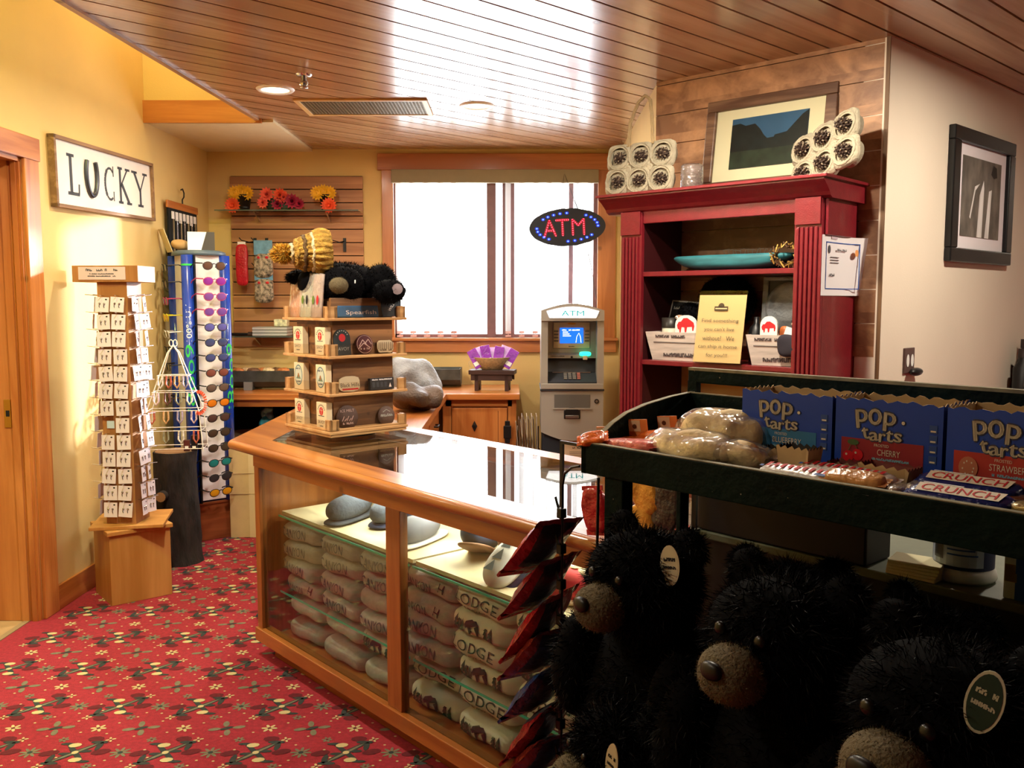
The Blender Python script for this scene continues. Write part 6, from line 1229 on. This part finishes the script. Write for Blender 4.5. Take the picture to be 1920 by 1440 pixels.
# orange cracker packs
om = M('wrap_orange', '#dc6a28', .2, var=.35, scale=40, bump=.6, bscale=60); pm = M('wrap_pink', '#e87a70', .2, var=.3, scale=40, bump=.6, bscale=60)
for i, (x, y, dz, rz, rx) in enumerate(((.085, .045, .006, -6, 0), (.06, .11, .0, 12, 8), (.11, .14, .016, 8, 4), (.075, .185, .004, 15, 10), (.125, .215, .018, 10, 4), (.10, .26, .004, 8, 0), (.16, .28, .012, 6, 0))):
    t = pack(CART.w(x, y, 1.3125 + dz), (R(rx), R(-5), CART.a + R(rz)), .155, .048, .024, pm if i == 0 else om, ('pink cracker pack lying along the front board' if i == 0 else 'orange cracker pack in the pile at the tray\'s left end, %s from the front board' % ORD[i]), None, 'cracker_pack', 'snack', 'cracker packs')
    if i: q = MB(); q.box(-.098, -.055, -.0015, .0015, .012, .046, M('pack_end', '#e08a48', .4)); q.box(-.097, -.07, -.0022, -.0015, .022, .044, M('pack_label', '#d8c09a', .5)); q.disc(-.083, .032, .005, .005, -.0028, cbm, 8); q.build('end_flap', t)
t = pack(CART.w(.012, .02, 1.333), (R(20), R(-12), CART.a + R(40)), .06, .045, .012, om, 'small orange wrapper poking over the left tray corner', None, 'cracker_pack', 'snack')
crust = M('pastry_crust', '#f2d09a', .75, var=.3, scale=25, bump=.5, bscale=60); wrapf = film('cling_film', '#fffaf0', .12, .08)
for i, (x, y, z, r_, rz, lab) in enumerate(((.205, .17, .048, (.085, .06, .036), 5, 'large cling wrapped pastry on top of the pile before the blueberry box'), (.20, .075, .026, (.095, .045, .026), -4, 'long cling wrapped pastry lying along the front board'), (.30, .085, .022, (.045, .04, .022), 15, 'small cling wrapped pastry at the right of the pile'), (.215, .21, .022, (.08, .06, .022), 0, 'cling wrapped pastry underneath the large one'))):
    t = thing('wrapped_pastry', lab, 'pastry', CART.w(x, y, 1.3125), CART.a + R(rz), 'cling wrapped pastries'); q = MB(); q.blob((0, 0, z), r_, crust, 2.6, 10, .010, 30, i); q.blob((r_[0] * .2, 0, z + .004), (r_[0] * .6, r_[1] * .9, r_[2]), crust, 2.4, 8, .008, 30, i + 5); q.build('pastry', t)
    q = MB(); q.blob((0, 0, z), (r_[0] + .010, r_[1] + .006, r_[2] + .003), wrapf, 2.6, 14, .009, 26, i)
    s_ = r_[0] + .02; q.add([(r_[0] * .9, -.02, z), (r_[0] * .9, .02, z)] + [(s_ + .004 * (k % 2), .028 - .007 * k, z + .006 * math.sin(k * 1.7)) for k in range(9)], [tuple(range(11))], wrapf); q.build('cling_wrap', t)
# clip strip of snack bags at the left of the cart
t = thing('clip_rack', 'black wire clip rack hanging from the left end of the snack cart', 'rack', CART.w(0, 0), CART.a)
q = MB(); q.tube([(.0, -.005, 1.285), (-.02, -.005, 1.28), (-.040, -.005, 1.265), (-.046, -.005, 1.24), (-.046, -.005, .45)], .0028, black, 6); q.tube([(-.046, -.005, .45), (.04, -.005, .45), (.05, -.005, 1.27)], .0028, black, 6); q.build('wire', t)
for k in range(8): q = MB(); q.box(-.056, -.042, -.012, .004, 1.175 - .072 * k, 1.195 - .072 * k, black, .002); q.tube([(-.056, -.005, 1.19 - .072 * k), (-.066, -.005, 1.215 - .072 * k)], .003, black, 5); q.build('clip', t)
BC = [('bag_red', '#a01c24', 'red'), ('bag_red2', '#8a1a22', 'dark red'), ('bag_red', '#a01c24', 'red'), ('bag_rust', '#7a2a20', 'rust red'), ('bag_blue', '#1c3f7c', 'blue'), ('bag_red2', '#8a1a22', 'dark red'), ('bag_rust', '#7a2a20', 'rust red'), ('bag_blue', '#1c3f7c', 'blue')]
bagback = M('bag_back_grey', '#34363e', .3, var=.4, scale=8, bump=.8, bscale=25)
for k in range(8):
    nm, c_, wd_ = BC[k]; m_ = M(nm, c_, .22, var=.3, scale=20, bump=.7, bscale=50); Lb = .19 + .012 * (k % 3)
    t = thing('snack_bag', 'shiny %s snack bag clipped on the rack, %s from the top' % (wd_, ORD[k]), 'snack bag', CART.w(-.05, 0, 1.172 - .074 * k), (0, 0, CART.a), 'snack bags on the clip rack')
    T = Matrix.Rotation(R(-47 - 2 * (k % 3)), 4, 'Y') @ Matrix.Rotation(R(-6 + 7 * (k % 3)), 4, 'X')
    q = MB(); q.T = T; nx, ny = 14, 8; vs = []; fs = []
    for sgn in (1, -1):
        for i in range(nx + 1):
            u = i / nx
            for j in range(ny + 1):
                v = -1 + 2 * j / ny; puff = max(0, math.sin(math.pi * min(1, max(0, (u - .06) / .88)))) ** .6 * (1 - v * v) ** .5
                wv = .058 * (1 - .06 * math.sin(math.pi * u)); vs.append((-u * Lb, v * wv, sgn * (.024 * puff) + .005 * noise.noise(Vector((u * 6, v * 3, sgn + k)))))
    n1 = (nx + 1) * (ny + 1)
    for sgn in (0, 1):
        fs = []
        for i in range(nx):
            for j in range(ny): a = sgn * n1 + i * (ny + 1) + j; fs.append((a, a + 1, a + ny + 2, a + ny + 1))
        if sgn == 0: f0 = fs
        else: f1 = fs
    q.add(vs, f0, bagback, True); mi_ = q.mi(m_)
    for ii in range(nx):
        for jj in range(ny):
            if ii > nx * .68 or jj in (0, ny - 1) or ii < 1: q.m[ii * ny + jj] = mi_
    q.m = q.m; q.v = q.v; base = len(q.v) - len(vs); q.f += [tuple(i + base for i in f) for f in f1]; q.m += [q.mi(m_) if (ii_ // ny) > nx * .68 or ii_ % ny in (0, ny - 1) or ii_ // ny < 1 else q.mi(bagback) for ii_ in range(len(f1))]; q.sm += [True] * len(f1)
    q.build('bag', t)
    q = MB(); q.T = T
    for j in range(10): q.add([(-Lb, -.057 + .0114 * j, 0), (-Lb, -.057 + .0114 * (j + 1), 0), (-Lb - .006, -.057 + .0114 * (j + .5), 0)], [(0, 1, 2)], m_)
    q.box(-Lb, -Lb + .014, -.057, .057, -.003, .003, m_); q.build('sealed_end', t)
gm_ = M('bag_gold', '#c8923c', .25, .2, var=.3, scale=20, bump=.7, bscale=40)
for k, (x, z, ry, m_, lab) in enumerate(((-.195, 1.14, -35, gm_, 'gold snack bag seen between the cart legs, upper'), (-.205, 1.06, 10, gm_, 'gold snack bag seen between the cart legs, lower'), (-.13, 1.12, 5, M('bag_umber', '#3c3430', .35, var=.5, scale=30, bump=.6), 'dark brown snack bag right of the gold bags'), (-.36, 1.07, -10, MATS['bag_red'], 'red snack bag hanging left of the front cart leg'))):
    q = MB(); q.blob((0, 0, 0), (.04, .012, .055), m_, 3.5, 8, .006, 30, k); q.box(-.036, .036, -.002, .002, -.065, -.05, m_); q.box(-.036, .036, -.002, .002, .05, .062, m_)
    tag(q.build('snack_bag', None, CART.w(x, .42, z), (0, R(ry), CART.a)), lab, 'snack bag', 'snack bags behind the cart leg')
q = MB(); q.box(-.45, 0, -.004, .004, -.004, .004, black); q.box(-.45, -.44, -.004, .004, -1.22, 0, black); q.box(-.012, 0, -.004, .004, -1.22, 0, black)
tag(q.build('bag_rack', None, CART.w(-.06, .445, 1.225), (0, 0, CART.a)), 'thin black rack frame holding the gold snack bags', 'rack')
# ------------------------------------------------------------------ plush bears in the cart bin
def bear(x, y, z, s, rz, rx, lab, tagspec=None, muzzle=True):
    t = thing('plush_bear', lab, 'soft toy', CART.w(x, y, z), (R(rx), 0, CART.a + R(rz)), 'black plush bears in the snack cart bin')
    q = MB(); parts = [((0, 0, 0), (.098, .088, .088), 5200, .022), ((-.078, .02, .075), (.032, .018, .032), 700, .014), ((.078, .02, .075), (.032, .018, .032), 700, .014), ((0, .045, -.215), (.125, .11, .16), 5200, .024), ((-.12, -.03, -.17), (.045, .05, .09), 1200, .018), ((.12, -.03, -.17), (.045, .05, .09), 1200, .018)]
    for i, (c, r_, n_, l_) in enumerate(parts):
        c = tuple(a * s for a in c); r_ = tuple(a * s for a in r_); q.blob(c, r_, furm, 2.1, 10, .008, 14, i); fur(q, c, r_, int(n_ * .6), l_, furt, .45, .0011, i + int(x * 100)); fur(q, c, r_, int(n_ * .4), l_, furm, .45, .0011, i + 50 + int(x * 100))
    q.build('body', t)
    if muzzle:
        q = MB(); q.blob((0, -.095 * s, -.028 * s), (.044 * s, .042 * s, .038 * s), tanf, 2.2, 10); fur(q, (0, -.095 * s, -.028 * s), (.044 * s, .042 * s, .038 * s), 1500, .006, tanf, .2, .0008); mz = q.build('muzzle', t)
        q = MB(); q.blob((0, -.137 * s, -.018 * s), (.016 * s, .008, .012 * s), nose_m, 2.3, 6); q.build('nose', t)
        for e in (-1, 1): q = MB(); q.blob((e * .032 * s, -.088 * s, .022 * s), (.009 * s, .006, .009 * s), eye_m, 2, 6); q.build('eye', t)
    if tagspec:
        (dx, dy, dz, w, h, face, rim, ro) = tagspec; q = MB(); q.T = Matrix.Translation((dx, dy, dz)) @ Matrix.Rotation(R(ro), 4, 'Y') @ Matrix.Rotation(R(12), 4, 'Z')
        q.prism([(w * math.cos(a), h * math.sin(a)) for a in [2 * math.pi * i / 24 for i in range(24)]], -.0012, 0, rim, 'y'); q.disc(0, 0, w * .86, h * .9, -.0016, face, 24)
        scrib(q, 0, h * .3, w * 1.2, h * .18, -.002, txtblack if rim is paperc else rim); scrib(q, 0, -h * .1, w * 1.3, h * .15, -.002, txtblack if rim is paperc else rim); q.build('ear_tag', t)
paperc = M('tag_cream', '#d8ceac', .7); dkg = M('tag_green', '#1c3a30', .6); palerim = M('tag_rim', '#c4c8b4', .7)
bear(.228, -.08, 1.125, 1.0, -6, -4, 'black plush bear at the left of the cart bin with cream ear tag', (.085, -.03, .055, .018, .032, paperc, paperc, -8))
bear(.520, -.13, 1.12, 1.05, -5, -6, 'black plush bear in the middle of the cart bin with a dark ear tag', (.07, .015, .05, .024, .040, M('tag_black', '#14181a', .6), palerim, 20))
bear(.765, -.17, 1.10, 1.15, -8, -6, 'largest black plush bear nearest the camera with a green oval ear tag', (.08, -.075, .072, .019, .036, dkg, palerim, 12))
bear(.262, -.18, .875, .82, -20, 0, 'smaller black plush bear low at the left with muzzle at the photo edge', (.075, -.05, .03, .014, .034, paperc, paperc, 12))
bear(.38, .11, 1.07, .95, 15, 0, 'black plush bear half hidden behind the left and middle bears', None, False)
bear(.63, .10, 1.06, .95, -20, 0, 'black plush bear half hidden behind the middle and largest bears', None, False)
bear(.86, .11, 1.04, .95, 10, 0, 'black plush bear behind the largest bear at the right photo edge', None, False)
